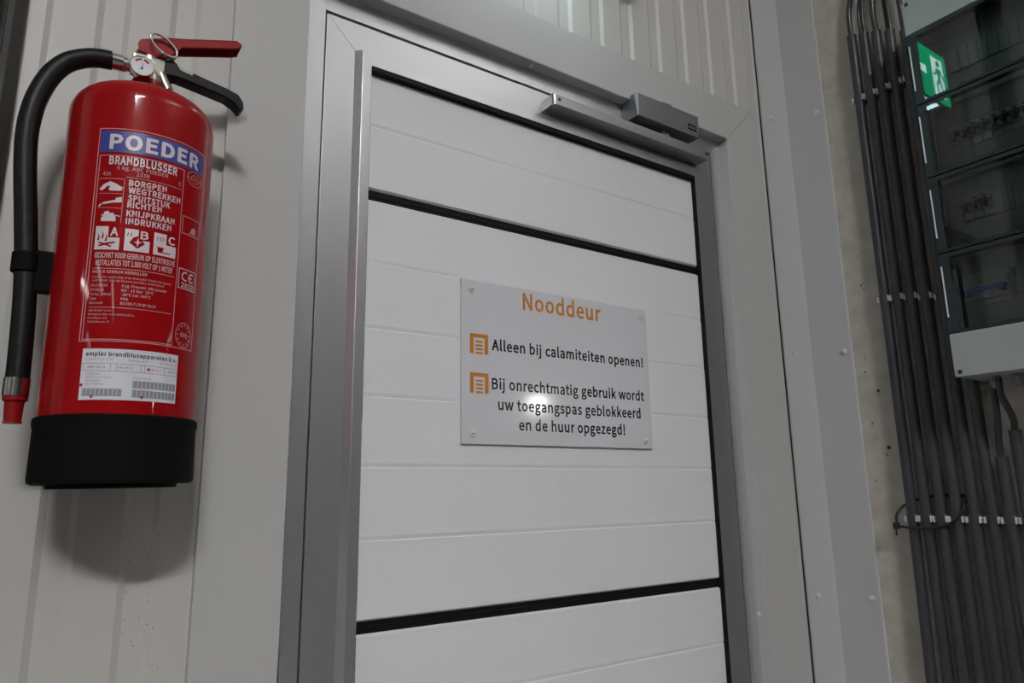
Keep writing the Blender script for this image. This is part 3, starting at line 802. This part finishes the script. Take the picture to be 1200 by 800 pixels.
# fire classes A, B, C
for k, (s0, s1, h0, h1, ch) in enumerate(((-.0447, -.0211, .2400, .2655, 'A'), (-.0165, .0073, .2400, .2642, 'B'), (.0112, .0352, .2400, .2645, 'C'))):
    P2 = MB(); patch(P2, s0, h0, s1, h1, .0004)
    pc = P2.build('fire_class_pictogram', MT['ink'], label, **LOC)
    P3 = MB()
    sm = s0 + (s1 - s0) * .53; hm = h0 + (h1 - h0) * .52
    patch(P3, sm, hm, s1, h1, .0006)
    if k == 0:
        for dx, hh in ((.003, .010), (.007, .012), (.0105, .009)):
            wpoly(P3, shifted([(0, 0), (.0012, .004), (.0008, .008), (.0026, .004), (.002, 0)], s0 + dx - .001, h0 + hh))
        wpoly(P3, shifted([(0, 0), (.008, .003), (.016, .0045), (.017, .003), (.010, .001), (.002, -.0012)], s0 + .003, h0 + .0045))
        wpoly(P3, shifted([(.001, .004), (.008, .0018), (.014, -.0005), (.013, -.0018), (.006, .0005), (.0005, .0025)], s0 + .003, h0 + .0045))
    elif k == 1:
        for dx in (.002, .005):
            wpoly(P3, shifted([(0, 0), (.0008, .004), (.0018, .004), (.0008, 0)], s0 + dx, h0 + .016))
        wpoly(P3, shifted([(0, .006), (.0035, .012), (.0075, .014), (.010, .012), (.015, .006), (.008, 0)], s0 + .0045, h0 + .003))
    else:
        for dx in (.003, .006, .0085):
            wpoly(P3, shifted([(0, 0), (.0006, .005), (.0014, .005), (.0007, 0)], s0 + dx, h0 + .0155))
        wpoly(P3, shifted([(0, .007), (.008, .007), (.0072, .0055), (.0065, .002), (.015, .002), (.015, .0008), (.0015, .0008), (.001, .0055)], s0 + .003, h0 + .002))
    P3.build('flame_mark', MT['red'], pc, **LOC)
    P4 = MB()
    wtext(P4, ch, sm + (s1 - sm) * .18, s1 - (s1 - sm) * .14, hm + (h1 - hm) * .16, (h1 - hm) * .72, off=.0009, bold=.03)
    if k == 1:
        wpoly(P4, shifted([(0, .005), (.003, .0058), (.004, .010), (.005, .0058), (.008, .005), (.005, .0042), (.004, 0), (.003, .0042)], s0 + .0085, h0 + .005), off=.0009)
    P4.build('class_letter', MT['ink'], pc, **LOC)
# marks down the right side of the label
Q = MB()
for ring_r, n in ((.0095, 40),):
    pass
def ellipse_ring(mb, cs, ch_, a, b_, t_, off=.0006, n=44):
    for k in range(n):
        p, q = 2 * PI * k / n, 2 * PI * (k + 1) / n
        mb.add_geo([wrap(cs + rr[0] * math.cos(z), ch_ + rr[1] * math.sin(z) + cs * SLOPE, off) for rr, z in (((a, b_), p), ((a - t_, b_ - t_), p), ((a - t_, b_ - t_), q), ((a, b_), q))], [(0, 1, 2, 3)])
ellipse_ring(Q, .0546, .3405, .0115, .0088, .0006)
ellipse_ring(Q, .0546, .3405, .0060, .0050, .0006)
wtext(Q, 'KM', .0515, .0577, .3390, .0034, bold=0)
patch(Q, .0440, .3400, .0487, .3406, .0006); patch(Q, .0606, .3400, .0655, .3406, .0006)
Q.build('approval_mark', MT['inkfaint'], label, **LOC)
Q = MB()
frame_lines(Q, .0412, .2722, .0690, .2932, .0008, .0004)
wpoly(Q, shifted([(0, 0), (.008, 0), (.008, .006), (.005, .008), (.004, .005), (.001, .005)], .053, .2752))
wtext(Q, 'BLUSSER', .050, .066, .2732, .0018, bold=0)
Q.build('approval_mark', MT['inkfaint'], label, **LOC)
Q = MB()
frame_lines(Q, .0412, .2092, .0672, .2322, .0008, .0004)
for c0 in (.0500, .0600):
    for k in range(14):
        p, q = math.radians(60 + 240 * k / 14), math.radians(60 + 240 * (k + 1) / 14)
        Q.add_geo([wrap(c0 + rr * math.cos(z), .2236 + rr * 1.05 * math.sin(z) + c0 * SLOPE, .0006) for rr, z in ((.0050, p), (.0036, p), (.0036, q), (.0050, q))], [(0, 1, 2, 3)])
patch(Q, .0560, .2230, .0605, .2242, .0006)
wtext(Q, '2833', .0450, .0635, .2110, .0052, bold=.02)
Q.build('conformity_mark', MT['ink'], label, **LOC)
Q = MB()
ellipse_ring(Q, .0540, .1578, .0118, .0138, .0008)
for k in range(12):
    a = 2 * PI * k / 12
    cs, ch_ = .0540 + .0088 * math.cos(a), .1578 + .0104 * math.sin(a)
    wpoly(Q, [(cs + (.0013 if j % 2 == 0 else .0006) * math.sin(PI * j / 5), ch_ + (.0013 if j % 2 == 0 else .0006) * math.cos(PI * j / 5)) for j in range(10)])
wtext(Q, 'BNQ', .0490, .0592, .1556, .0046, bold=.03)
Q.build('approval_mark', MT['inkfaint'], label, **LOC)

# white service sticker under the label
S = MB(); patch(S, -0.0458, 0.0823, 0.0485, 0.1345, 0.0004, slope=.004)
stk = S.build('service_sticker', MT['sticker'], ex, **LOC)
S = MB()
wtext(S, 'ampler brandblusapparaten b.v.', -.0425, .0465, .1268, .0040, bold=.05, slope=-.004)
for s0, s1 in ((-.0400, -.0230), (-.0120, .0010), (.0180, .0290), (.0370, .0450)):
    wtext(S, 'ABC 06 12', s0, s1, .1143, .0020, off=.0007, bold=0, slope=-.004)
S.build('sticker_lettering', MT['dark'], stk, **LOC)
S = MB()
wtext(S, 'Postbus 17 67  1700', -.0425, -.0170, .1222, .0024, bold=0, slope=-.004)
wtext(S, 'Heerhugowaard', -.0035, .0140, .1222, .0024, bold=0, slope=-.004)
wtext(S, 'Tel. 072-57 12', .0265, .0465, .1222, .0024, bold=0, slope=-.004)
for h_ in (.1188, .1112):
    patch(S, -.0445, h_, .0478, h_ + .0005, .0006, slope=-.004)
for s_ in (-.0442, -.0190, -.0135, .0085, .0120, .0320, .0470):
    patch(S, s_, .1112, s_ + .0005, .1190, .0006, slope=-.004)
for k, tx in enumerate(('Controle', 'Onderhoud volgens', 'Vervangen', 'Nw. Vulling')):
    wtext(S, tx, -.0405, -.0405 + .0013 * len(tx) + .002, .1075 - k * .0034, .0021, bold=0, slope=-.004)
patch(S, -.0430, .0860, -.0070, .0935, .0005, slope=-.002)
for h_ in (.0950, .0855):
    patch(S, .0020, h_, .0470, h_ + .0075, .0005, slope=0)
wtext(S, 'Volgende keuring', .0020, .0190, .1045, .0021, bold=0, slope=0)
wtext(S, 'Jaar controle', .0020, .0180, .0930, .0016, bold=0, slope=0)
S.build('sticker_table', MT['grey_ink'], stk, **LOC)
S = MB()
for k in range(9):
    patch(S, -.0425 + k * .0039, .0872, -.0425 + k * .0039 + .0005, .0930, .0007, slope=-.002)
for k in range(11):
    for h_ in (.0956, .0861):
        patch(S, .0025 + k * .0040, h_, .0025 + k * .0040 + .0005, h_ + .0062, .0007, slope=0)
S.build('sticker_grid', MT['sticker'], stk, **LOC)
for s_, h_ in ((.0160, .1150), (-.0440, .0976), (-.0335, .0858), (.0115, .0858)):
    S = MB(); wpoly(S, [(s_ + .0015 * math.cos(2 * PI * k / 14), h_ + .0016 * math.sin(2 * PI * k / 14)) for k in range(14)], off=.0010)
    S.build('stamp_dot', MT['stamp'], stk, **LOC)


# ================================================================== NOTICE SIGN ON THE DOOR
SY = -0.0035
sg = thing('notice_sign', 'white notice board with orange Nooddeur heading screwed to the door', 'sign', (0.801, PY, 1.526))
MB().box(0.5852, 1.0164, SY, PY - .0003, 1.5262, 1.8035, 0.0006).build('board', MT['signboard'], sg, smooth=40)
def ptext(parent, s, x0, x1, z, cap, material, bold, name, ux=0.0):
    v, f = text_geo(s, bold, 'humanist')
    mb = MB()
    mb.add_geo([(x0 + px * (x1 - x0), SY - .0003, z + pz * cap) for px, pz in v], f)
    return mb.build(name, material, parent)
ptext(sg, 'Nooddeur', 0.7114, 0.8948, 1.7662, 0.0290, MT['orange'], 0.032, 'heading_lettering')
for s_, x0, x1, z in (('Alleen bij calamiteiten openen!', .6446, 1.0006, 1.6858), ('Bij onrechtmatig gebruik wordt', .6443, .9990, 1.6190), ('uw toegangspas geblokkeerd', .6565, .9872, 1.5845), ('en de huur opgezegd!', .6985, .9440, 1.5516)):
    ptext(sg, s_, x0, x1, z, 0.0178, MT['black_print'], 0.040, 'text_line')
for zt_ in (1.7105, 1.6440):
    mb = MB()
    y = SY - .0003
    def q(x0, x1, z0, z1): mb.poly([(x0, y, z0), (x1, y, z0), (x1, y, z1), (x0, y, z1)])
    q(.6012, .6086, zt_ - .0343, zt_); q(.6302, .6376, zt_ - .0343, zt_); q(.6086, .6302, zt_ - .0068, zt_)
    for k in range(4):
        q(.6125, .6265, zt_ - .0150 - k * .0065, zt_ - .0115 - k * .0065)
    mb.build('shelter_icon', MT['orange'], sg)
for x, z in ((.6045, 1.7869), (1.0035, 1.7877), (.6061, 1.5426), (.9976, 1.5405)):
    mb = MB(); mb.lathe([(.0062, 0), (.0062, -.001), (.0052, -.0024), (.003, -.0034)], c=(x, SY, z), axis='y', seg=20)
    s_ = mb.build('screw', MT['cap'], sg, smooth=50)
    MB().box(x - .003, x + .003, SY - .0037, SY - .0028, z - .0005, z + .0005).build('screw_slot', MT['dark'], s_)
mb = MB(); mb.lathe([(.0036, 0), (.0034, -.001), (.002, -.0018)], c=(.8038, SY, 1.8005), axis='y', seg=16)
mb.build('screw', MT['cap'], sg, smooth=50)

# ================================================================== DOOR CLOSER
dc = thing('door_closer', 'grey overhead door closer with slide rail above the white panels', 'door closer', (1.0, 0.0, 2.168))
ob = [(-.048, 2.2065), (-.048, 2.2585), (-.0275, 2.2600), (-.0275, 2.2515), (-.0006, 2.2515), (-.0006, 2.2065)]
MB().prism(ob, 'x', 0.9855, 1.1655, 0.0014).build('body', MT['closer'], dc, smooth=35)
MB().prism([(y_ - (.0006 if y_ < -.03 else 0), z_) for y_, z_ in ob], 'x', 0.9815, 0.9857, 0.0010).build('end_cap', MT['closer'], dc, smooth=35)
MB().prism([(-.0492, 2.2068), (-.0492, 2.2590), (-.0400, 2.2592), (-.0462, 2.2068)], 'x', 0.9806, 0.9835, 0.0006).build('edge_strip', MT['closer_end'], dc, smooth=35)  # pale strip imitating the exit sign's reflection on this edge
MB().prism([(y_ - (.0005 if y_ < -.03 else 0), z_) for y_, z_ in ob], 'x', 1.1653, 1.1680, 0.0008).build('end_cap', MT['closer'], dc, smooth=35)
rl = MB()
out = [(0.767, -.0004), (0.767, -.034)]
for k in range(1, 6):
    a = k / 5 * PI / 2
    out.append((0.767 + .006 * (1 - math.cos(a)), -.034 - .006 * math.sin(a)))
out += [(1.2005, -.040), (1.2055, -.034), (1.2055, -.0004)]
rl.prism(out, 'z', 2.1685, 2.1895, 0.0010)
rail = rl.build('slide_rail', MT['rail'], dc, smooth=35)
MB().prism([(x - .0006 if x < .77 else x, y_ - .0006) for x, y_ in [p for p in out if p[0] < 0.7735 and p[1] < -.03]] + [(0.7735, -.030)], 'z', 2.1678, 2.1902).build('rail_end_cap', MT['chrome'], rail, smooth=35, even=False)
for x, z in ((.781, 2.1800), (1.198, 2.1800)):
    mb = MB(); mb.lathe([(.0035, 0), (.0035, -.0008), (.0015, -.001)], c=(x, -.0398, z), axis='y', seg=16).build('rail_screw', MT['dark'], rail, smooth=40)
mb = MB(); mb.lathe([(.0018, 0), (.0012, -.0016)], c=(.7875, -.0398, 2.1855), axis='y', seg=12).build('rail_screw', MT['chrome'], rail, smooth=40)
MB().box(0.86, 1.085, -.030, -.014, 2.1915, 2.1965, 0.0012).lathe([(.008, 2.1895), (.008, 2.2000), (.006, 2.2015), (.006, 2.2070)], c=(1.080, -.024, 0), seg=24).build('arm', MT['rail'], dc, smooth=40)
MB().lathe([(.0055, 0), (.0055, -.004), (.003, -.006)], c=(1.083, -.030, 2.1955), axis='y', seg=20).build('arm_knob', MT['closer'], dc, smooth=50)
MB().box(1.062, 1.088, -.046, -.034, 2.2585, 2.2630, 0.0012).build('adjusting_cap', MT['closer'], dc, smooth=40)
lp = MB().box(1.134, 1.160, -.0484, -.0478, 2.2185, 2.2330, 0.0002).build('maker_plate', MT['blackplastic'], dc)
v, f = text_geo('GEZE', .03)
MB().add_geo([(1.1365 + px * .021, -.0487, 2.2225 + pz * .0062) for px, pz in v], f).build('plate_lettering', MT['rail'], lp)

# ================================================================== CONDUITS, CLIPS AND CABLES ON THE CONCRETE WALL
XC = 1.5315
YCON = [-.2225, -.2505, -.2795, -.3090, -.3405, -.3720, -.4015, -.4305]
ZTOP = [2.496, 2.485, 2.474, 2.458, 2.441, 2.43, 1.498, 1.546]
ORD = ['first', 'second', 'third', 'fourth', 'fifth', 'sixth', 'seventh', 'eighth']
RC = 0.0103
for i, (y, zt_) in enumerate(zip(YCON, ZTOP)):
    x = XC
    yb = y + (0.006 if i == 0 else 0)
    mb = MB()
    path = [(x, yb, 0.02), (x, yb, 0.7), (x, y + (yb - y) * .6, 1.1), (x, y, 1.38), (x, y, zt_)]
    mb.tube(path, RC, 20)
    lbl = 'dark grey plastic conduit on the concrete wall, %s counted from the corner' % ORD[i]
    if i >= 6:
        lbl = 'dark grey conduit under the enclosure, ending open at the %s cable' % ('lower left', 'upper right')[i - 6]
    o = tag(mb.build('conduit', MT['conduit'], smooth=50), lbl, 'conduit', 'conduits on the concrete wall')
    mb = MB()
    mb.lathe([(RC + .0005, zt_ - .006), (RC + .0005, zt_ + .0008), (RC - .0014, zt_ + .0008)], c=(x, y, 0), seg=20, cap=False)
    mb.build('end_sleeve', MT['conduit'], o, smooth=40)


def clip(i, z, row):
    y = YCON[i]
    o = thing('conduit_clip', 'pale tabbed clip on the %s conduit, %s clip row' % (ORD[i], row), 'clip', (1.556, y, z), 'clips in the %s row' % row)
    mb = MB()
    outl = []
    r1, r2 = RC + .0002, RC + .0012
    a0 = math.radians(42)
    n = 18
    for k in range(n + 1):
        a = a0 + (2 * PI - 2 * a0) * k / n
        outl.append((XC - r2 * math.cos(a), y + r2 * math.sin(a)))
    for k in range(n + 1):
        a = a0 + (2 * PI - 2 * a0) * (n - k) / n
        outl.append((XC - r1 * math.cos(a), y + r1 * math.sin(a)))
    mb.prism(outl, 'z', z - .008, z + .008)
    mb.box(XC + r1, 1.5562, y - .008, y + .008, z - .007, z + .007, .0006)
    mb.build('saddle', MT['clip'], o, smooth=40)
    for s in (-1, 1):
        xx = XC - .0090
        yy = y + s * (RC + .0013)
        MB().box(xx - .002, xx + .012, yy - .0011, yy + .0011, z - .0075, z + .0045, .0004).build('tab', MT['cliptab'], o)


for i, z in enumerate((2.331, 2.331, 2.330, 2.329, 2.328)):
    clip(i, z, 'top')
for i, z in enumerate((1.850, 1.848, 1.843, 1.836, 1.829, 1.823)):
    clip(i, z, 'middle')
for i in range(8):
    clip(i, 1.384, 'bottom')

# cables leaving the upper conduit ends
CB = [(0, .0062, [(0, 0, -.05), (0, 0, 0), (0, .001, .035), (-.002, -.003, .07), (-.004, -.016, .105), (-.006, -.036, .16), (-.008, -.06, .24)], 'thick black cable curving out of the first conduit'),
      (1, .0042, [(0, .0048, -.05), (0, .0048, 0), (-.001, .0052, .04), (-.003, 0, .08), (-.003, -.014, .12), (-.003, -.04, .22)], 'left of two black cables leaving the second conduit'),
      (1, .0036, [(0, -.0040, -.05), (0, -.0040, 0), (-.003, -.0045, .04), (-.0075, -.010, .08), (-.0125, -.024, .12), (-.0145, -.050, .22)], 'right of two black cables leaving the second conduit'),
      (2, .0062, [(0, 0, -.05), (0, 0, 0), (0, .002, .04), (0, 0, .08), (0, -.01, .13), (0, -.03, .22)], 'grey black cable rising from the third conduit'),
      (3, .0048, [(.002, .003, -.05), (.002, .003, 0), (.002, .004, .05), (.002, .004, .10), (.002, -.002, .16), (.002, -.013, .24)], 'dark cable rising straight from the fourth conduit'),
      (3, .0034, [(-.004, -.0046, -.05), (-.004, -.0046, 0), (-.006, -.0050, .05), (-.007, -.006, .10), (-.008, -.014, .16), (-.008, -.026, .24)], 'thin glossy cable beside the one in the fourth conduit'),
      (4, .0062, [(0, 0, -.05), (0, 0, 0), (0, .002, .05), (0, .003, .12), (0, .002, .24)], 'dark cable rising from the fifth conduit beside the enclosure')]
for i, r, pp, lb in CB:
    z0 = ZTOP[i]
    tag(MB().tube([(XC + a, YCON[i] + b_, z0 + c_) for a, b_, c_ in pp], r, 14, smooth=6).build('cable', MT['cable'], smooth=60), lb, 'cable', 'cables leaving the conduits')
# cables from the enclosure's gland into the two short conduits
GL = [(1.488, -.428), (1.488, -.4665)]
tag(MB().tube([(1.490, -.4215, 1.640), (1.490, -.4215, 1.605), (1.500, -.417, 1.570), (1.522, -.405, 1.528), (XC, -.4015, 1.495), (XC, -.4015, 1.44)], .0060, 14, smooth=6)
    .build('cable', MT['cable'], smooth=60), 'black cable from the gland down into the lower left conduit end', 'cable', 'cables under the enclosure')
tag(MB().tube([(1.484, -.4345, 1.640), (1.484, -.4350, 1.610), (1.493, -.438, 1.590), (1.518, -.436, 1.566), (XC, -.4305, 1.545), (XC, -.4305, 1.50)], .0058, 14, smooth=6)
    .build('cable', MT['cable'], smooth=60), 'black cable from the gland down into the upper right conduit end', 'cable', 'cables under the enclosure')
# cable tie slung round the first four conduits
xf, xb = XC - RC - .0045, XC + RC + .004
tie = thing('cable_tie', 'black cable tie slung loosely round the first conduits', 'cable tie', (xf, -.25, 1.366))
loop = [(xf, -.197, 1.3670), (xf - .001, -.23, 1.3640), (xf - .001, -.2560, 1.3650), (xf - .001, -.288, 1.3690), (xf, -.312, 1.3830), (xf + .004, -.3255, 1.4000), (XC - .003, -.3262, 1.412), (xb, -.3245, 1.4260), (xb, -.30, 1.4285),
        (xb, -.2640, 1.4270), (xb, -.232, 1.4205), (xb - .008, -.204, 1.4080), (XC - .010, -.1955, 1.3900), (xf + .002, -.1945, 1.3740)]
mb = MB()
pts = catmull([Vector(p) for p in loop], 5)
mb.tube(pts, 0.0027, 8)
mb.build('strap', MT['tie'], tie, smooth=60)
MB().box(xf - .005, xf + .005, -.2000, -.1890, 1.3610, 1.3740, .001).box(xf - .002, xf + .001, -.1945, -.1915, 1.3480, 1.3630, .0008).build('lock_head', MT['tie'], tie, smooth=40)

# ================================================================== DISTRIBUTION CABINET
XF, YE, YR = 1.430, -0.385, -0.745
ZT, ZB = 2.437, 1.646
cb = thing('distribution_cabinet', 'grey electrical distribution enclosure with smoked window flaps on the concrete wall', 'electrical cabinet', (1.556, -0.565, ZB))
XI = 1.492     # inner plate
sh = MB()
sh.box(XF + .012, 1.5545, YE - .003, YE, ZB, ZT, .001)           # side walls, top, bottom, back
sh.box(XF + .012, 1.5545, YR, YR + .003, ZB, ZT, .001)
sh.box(XF + .012, 1.5545, YR, YE, ZB, ZB + .003, .001)
sh.box(XF + .012, 1.5545, YR, YE, ZT - .003, ZT, .001)
sh.box(1.551, 1.5545, YR, YE, ZB, ZT)
sh.build('shell', MT['cabinet'], cb, smooth=35)
ROW = [2.361, 2.202, 2.044, 1.886, 1.728]
p1 = MB().box(XF, XF + .022, YR, YE + .0012, 2.361, ZT + .001, .003).build('top_cover', MT['cabinet'], cb, smooth=35)
p2 = MB().box(XF, XF + .022, YR, YE + .0012, ZB - .001, 1.728, .003).build('bottom_cover', MT['cabinet'], cb, smooth=35)
for par, z in ((p1, 2.4300), (p2, 1.6545)):
    for y in (-.3945, YR + .010):
        MB().lathe([(.0042, 0), (.0042, -.0006), (.003, -.0007)], c=(XF, y, z), axis='x', seg=18).build('cover_screw', MT['dark'], par)
for k in range(4):
    zt_, zb_ = ROW[k] - .0012, ROW[k + 1] + .0012
    f_ = MB()
    f_.box(XF + .001, XF + .016, YE - .0195, YE + .0010, zb_, zt_, .0012)
    f_.box(XF + .001, XF + .016, YR, YR + .0195, zb_, zt_, .0012)
    f_.box(XF + .001, XF + .016, YR + .019, YE - .019, zt_ - .0085, zt_, .0012)
    f_.box(XF + .001, XF + .016, YR + .019, YE - .019, zb_, zb_ + .0065, .0012)
    wf = f_.build('window_flap', MT['cabframe'], cb, smooth=35)
    MB().box(XF + .0003, XF + .0025, YR + .0185, YE - .0185, zb_ + .0058, zt_ - .0078).build('pane', MT['pane'], wf)
    MB().box(XF - .0012, XF + .003, -.3894, -.3872, zb_ + .031, zt_ - .024, .0006).build('hinge_bar', MT['hinge'], wf, smooth=40)
    MB().lathe([(.0045, 0), (.0045, -.001), (.002, -.0012)], c=(XF + .001, -.3955, zt_ - .014), axis='x', seg=18).build('latch_pin', MT['cabframe'], wf, smooth=40)
ip = MB()
for k in range(4):
    zc = (ROW[k] + ROW[k + 1]) / 2
    ip.box(XI, XI + .003, YR + .004, YE - .004, ROW[k + 1] + .001, zc - .012)
    ip.box(XI, XI + .003, YR + .004, YE - .004, zc + .036, ROW[k] - .001)
    ip.box(XI, XI + .003, YE - .030, YE - .004, zc - .014, zc + .038)
    ip.box(XI, XI + .003, YR + .004, YR + .030, zc - .014, zc + .038)
    ip.box(XI - .012, XI + .003, YR + .004, YE - .004, ROW[k + 1] - .0015, ROW[k + 1] + .0015)
ip.build('inner_plate', MT['inner'], cb, smooth=35)
PW = 0.0178
NM = 15
def mod_y(j): return -.4180 - j * PW


def breaker(zc, j, kind, w_=1):
    y1 = mod_y(j) - .0003
    y0 = mod_y(j + w_) + .0003
    mb = MB()
    if kind == 'blank':
        mb.box(XI - .006, XI + .004, y0, y1, zc - .012, zc + .036, .0012)
        mb.build('blank_module', MT['module'], cb, smooth=35)
        return
    mb.box(XI - .003, XI + .02, y0, y1, zc - .014, zc + .038, .001)
    mb.box(XI - .014, XI + .004, y0, y1, zc + .000, zc + .024, .0015)
    bk = mb.build('circuit_breaker', MT['module'], cb, smooth=35)
    if kind == 'black':
        ym = (y0 + y1) / 2
        MB().box(XI - .022, XI - .010, y0, y1, zc + .011, zc + .0175, .001).box(XI - .025, XI - .010, ym - .0035, ym + .0035, zc + .001, zc + .0155, .001).build('toggle', MT['toggle'], bk, smooth=35)
        MB().box(XI - .0155, XI - .010, ym - .003, ym + .003, zc + .0225, zc + .0265, .001).build('toggle_slot', MT['toggle'], bk)


for j in range(NM):
    breaker((ROW[0] + ROW[1]) / 2, j, 'blank')
for j in range(NM):
    breaker((ROW[1] + ROW[2]) / 2 - .004, j, 'black')
for j in range(3):
    breaker((ROW[2] + ROW[3]) / 2 + .004, j, 'black')
for j in range(3, NM):
    breaker((ROW[2] + ROW[3]) / 2, j, 'blank')
zc = (ROW[3] + ROW[4]) / 2 + .002
y1, y0 = -.400, -.479
dv = MB().box(XI - .004, XI + .02, y0, y1, zc - .026, zc + .040, .0015).box(XI - .014, XI, y0 + .002, y1 - .002, zc - .016, zc + .026, .0015).build('main_switch', MT['module'], cb, smooth=35)
MB().box(XI - .024, XI - .010, y0 + .003, y1 - .002, zc - .001, zc + .0065, .0015).box(XI - .026, XI - .010, y1 - .012, y1 - .004, zc - .008, zc + .004, .001).box(XI - .026, XI - .010, y0 + .005, y0 + .013, zc - .008, zc + .004, .001).build('switch_bar', MT['bluetoggle'], dv, smooth=35)
MB().box(XI - .016, XI - .012, y1 - .036, y1 - .026, zc + .014, zc + .020, .001).build('test_button', MT['orangedot'], dv, smooth=35)
for j in range(4, NM):
    breaker((ROW[3] + ROW[4]) / 2, j, 'blank')
for gx, gy_ in GL + [(1.488, -.505), (1.488, -.5435), (1.488, -.582)]:
    mb = MB()
    mb.lathe([(.0105, ZB), (.0105, ZB - .006)], c=(gx, gy_, 0), seg=6)
    mb.lathe([(.0088, ZB - .005), (.0088, ZB - .016), (.0072, ZB - .022), (.0066, ZB - .023)], c=(gx, gy_, 0), seg=24)
    mb.build('cable_gland', MT['gland'], cb, smooth=40)


# ================================================================== LAMPS OF THE HALL (all above or behind the camera), ADDED FILL AND GLARE LAMPS, EXIT SIGN
es = thing('exit_sign', 'lit green exit sign box with running figure fixed to the wall above the door', 'exit sign', (0.80, YS, 2.55))
EX0, EX1, EZ0, EZ1, EY = 0.655, 0.965, 2.553, 2.722, -0.150
MB().box(EX0, EX1, -.06, YS - .0002, EZ0 + .02, EZ1 - .005, .003).box(EX0, EX1, EY + .003, -.058, EZ0 + .001, EZ1, .002).build('housing', MT['sign_body'], es, smooth=40)
MB().box(EX0 + .003, EX1 - .003, EY, EY + .004, EZ0 + .003, EZ1 - .002, .001).build('green_face', MT['exit_green'], es)
mb = MB()
ye = EY - .0006
def sp(pts): mb.poly([(EX0 + x, ye, EZ0 + z) for x, z in pts])
sp([(.028, .020), (.098, .020), (.098, .146), (.028, .146)])
sp([(.135, .072), (.200, .072), (.200, .036), (.262, .085), (.200, .134), (.200, .098), (.135, .098)])
sy_ = mb.build('doorway_and_arrow_symbol', MT['exit_white'], es)
mb = MB()
ye = EY - .0012
sp([(.060 + .011 * math.cos(2 * PI * k / 16), .128 + .011 * math.sin(2 * PI * k / 16)) for k in range(16)])
sp([(.048, .112), (.072, .112), (.082, .094), (.092, .092), (.091, .085), (.078, .086), (.070, .098), (.068, .076), (.082, .058), (.080, .030), (.072, .030), (.073, .054), (.058, .068),
    (.050, .042), (.030, .040), (.030, .048), (.044, .050), (.050, .078), (.050, .098), (.040, .090), (.036, .074), (.029, .076), (.033, .096)])
mb.build('running_figure', MT['exit_green'], sy_)
MB().box(.715, .805, EY + .012, -.045, EZ0 - .002, EZ0 + .0008).build('downlight_strip', MT['exit_strip'], es)


def lamp(x, y, z, lx, ly, label, m_):
    o = thing('fluorescent_lamp', label, 'lamp', (x, y, z + .06), 'ceiling lamps of the hall')
    MB().box(x - lx / 2 - .01, x + lx / 2 + .01, y - ly / 2 - .01, y + ly / 2 + .01, z + .012, z + .06, .004).build('lamp_housing', MT['lamp_housing'], o)
    if z + .06 < CEIL - .01:
        MB().box(x - .015, x + .015, y - .015, y + .015, z + .055, CEIL - .0002).build('hanger', MT['lamp_housing'], o)
    MB().box(x - lx / 2, x + lx / 2, y - ly / 2, y + ly / 2, z, z + .014, .003).build('diffuser', MT[m_], o)
    if m_ == 'lamp':
        MB().box(x - lx / 2, x - .03, y - ly / 2, y + ly / 2, z + .058, z + .070, .003).box(x + .03, x + lx / 2, y - ly / 2, y + ly / 2, z + .058, z + .070, .003).build('upper_diffuser', MT['uplight'], o)  # upward glow added to brighten the ceiling mirrored in the metal


lamp(-1.25, -4.75, 4.50, 1.20, 0.27, 'broad fluorescent ceiling lamp nearest the extinguisher, behind the camera', 'lamp')
for x, y, lb in ((-5.6, -1.9, 'far left beside the door wall'), (-4.2, -3.7, 'left of the camera'), (-7.2, -4.6, 'far left behind the camera'), (-2.9, -5.6, 'behind the camera on the left'),
                 (-4.6, -9.0, 'deep in the hall on the left'), (6.6, -3.4, 'right of the camera beyond the conduit wall'), (7.3, -6.9, 'far right of the hall')):
    lamp(x, y, 3.10, 0.14, 1.50, 'slim fluorescent ceiling lamp ' + lb, 'lampleft' if x == -5.6 else 'lampfar')


def fill_lamp(x, y, z, label):  # unseen lamp added so the aluminium mirrors a brighter ceiling
    o = thing('uplighter', label, 'lamp', (x, y, z), 'indirect ceiling lamps')
    MB().box(x - .12, x + .12, y - .9, y + .9, z - .05, z, .004).build('lamp_housing', MT['lamp_housing'], o)
    MB().box(x - .01, x + .01, y - .01, y + .01, z, CEIL - .0002).build('hanger', MT['lamp_housing'], o)
    for a, b in ((-.86, -.03), (.03, .86)):
        MB().box(x - .1, x + .1, y + a, y + b, z - .004, z + .006, .002).build('upper_diffuser', MT['softuplight'], o)


fill_lamp(2.9, -3.6, 4.1, 'suspended uplighter lighting the ceiling right of the camera')


def add_glare_lamp(p, w_, h_, label):
    """A bulkhead lamp on a slim steel post of the hall, turned to the room."""
    x, y, z = p
    o = thing('bulkhead_lamp', label, 'lamp', (x, y, 0.0), 'bulkhead lamps on posts')
    MB().box(x - .04, x + .04, y - .14, y - .06, 0.0, CEIL - .002, .004).build('post', MT['hall'], o)
    MB().box(x - w_ / 2 - .02, x + w_ / 2 + .02, y - .06, y - .02, z - h_ / 2 - .02, z + h_ / 2 + .02, .006).build('lamp_housing', MT['lamp_housing'], o)
    MB().box(x - w_ / 2, x + w_ / 2, y - .025, y, z - h_ / 2, z + h_ / 2, .006).build('diffuser', MT['bulkhead'], o)


add_glare_lamp((0.725 + .594 * 5.2, -.795 * 5.2, 1.597 + .119 * 5.2), .13, .12, 'square bulkhead lamp on the near right post of the hall')
add_glare_lamp((0.902 + .666 * 6.2, -.731 * 6.2, 1.652 + .149 * 6.2), .07, .26, 'narrow bulkhead lamp on the second right post')
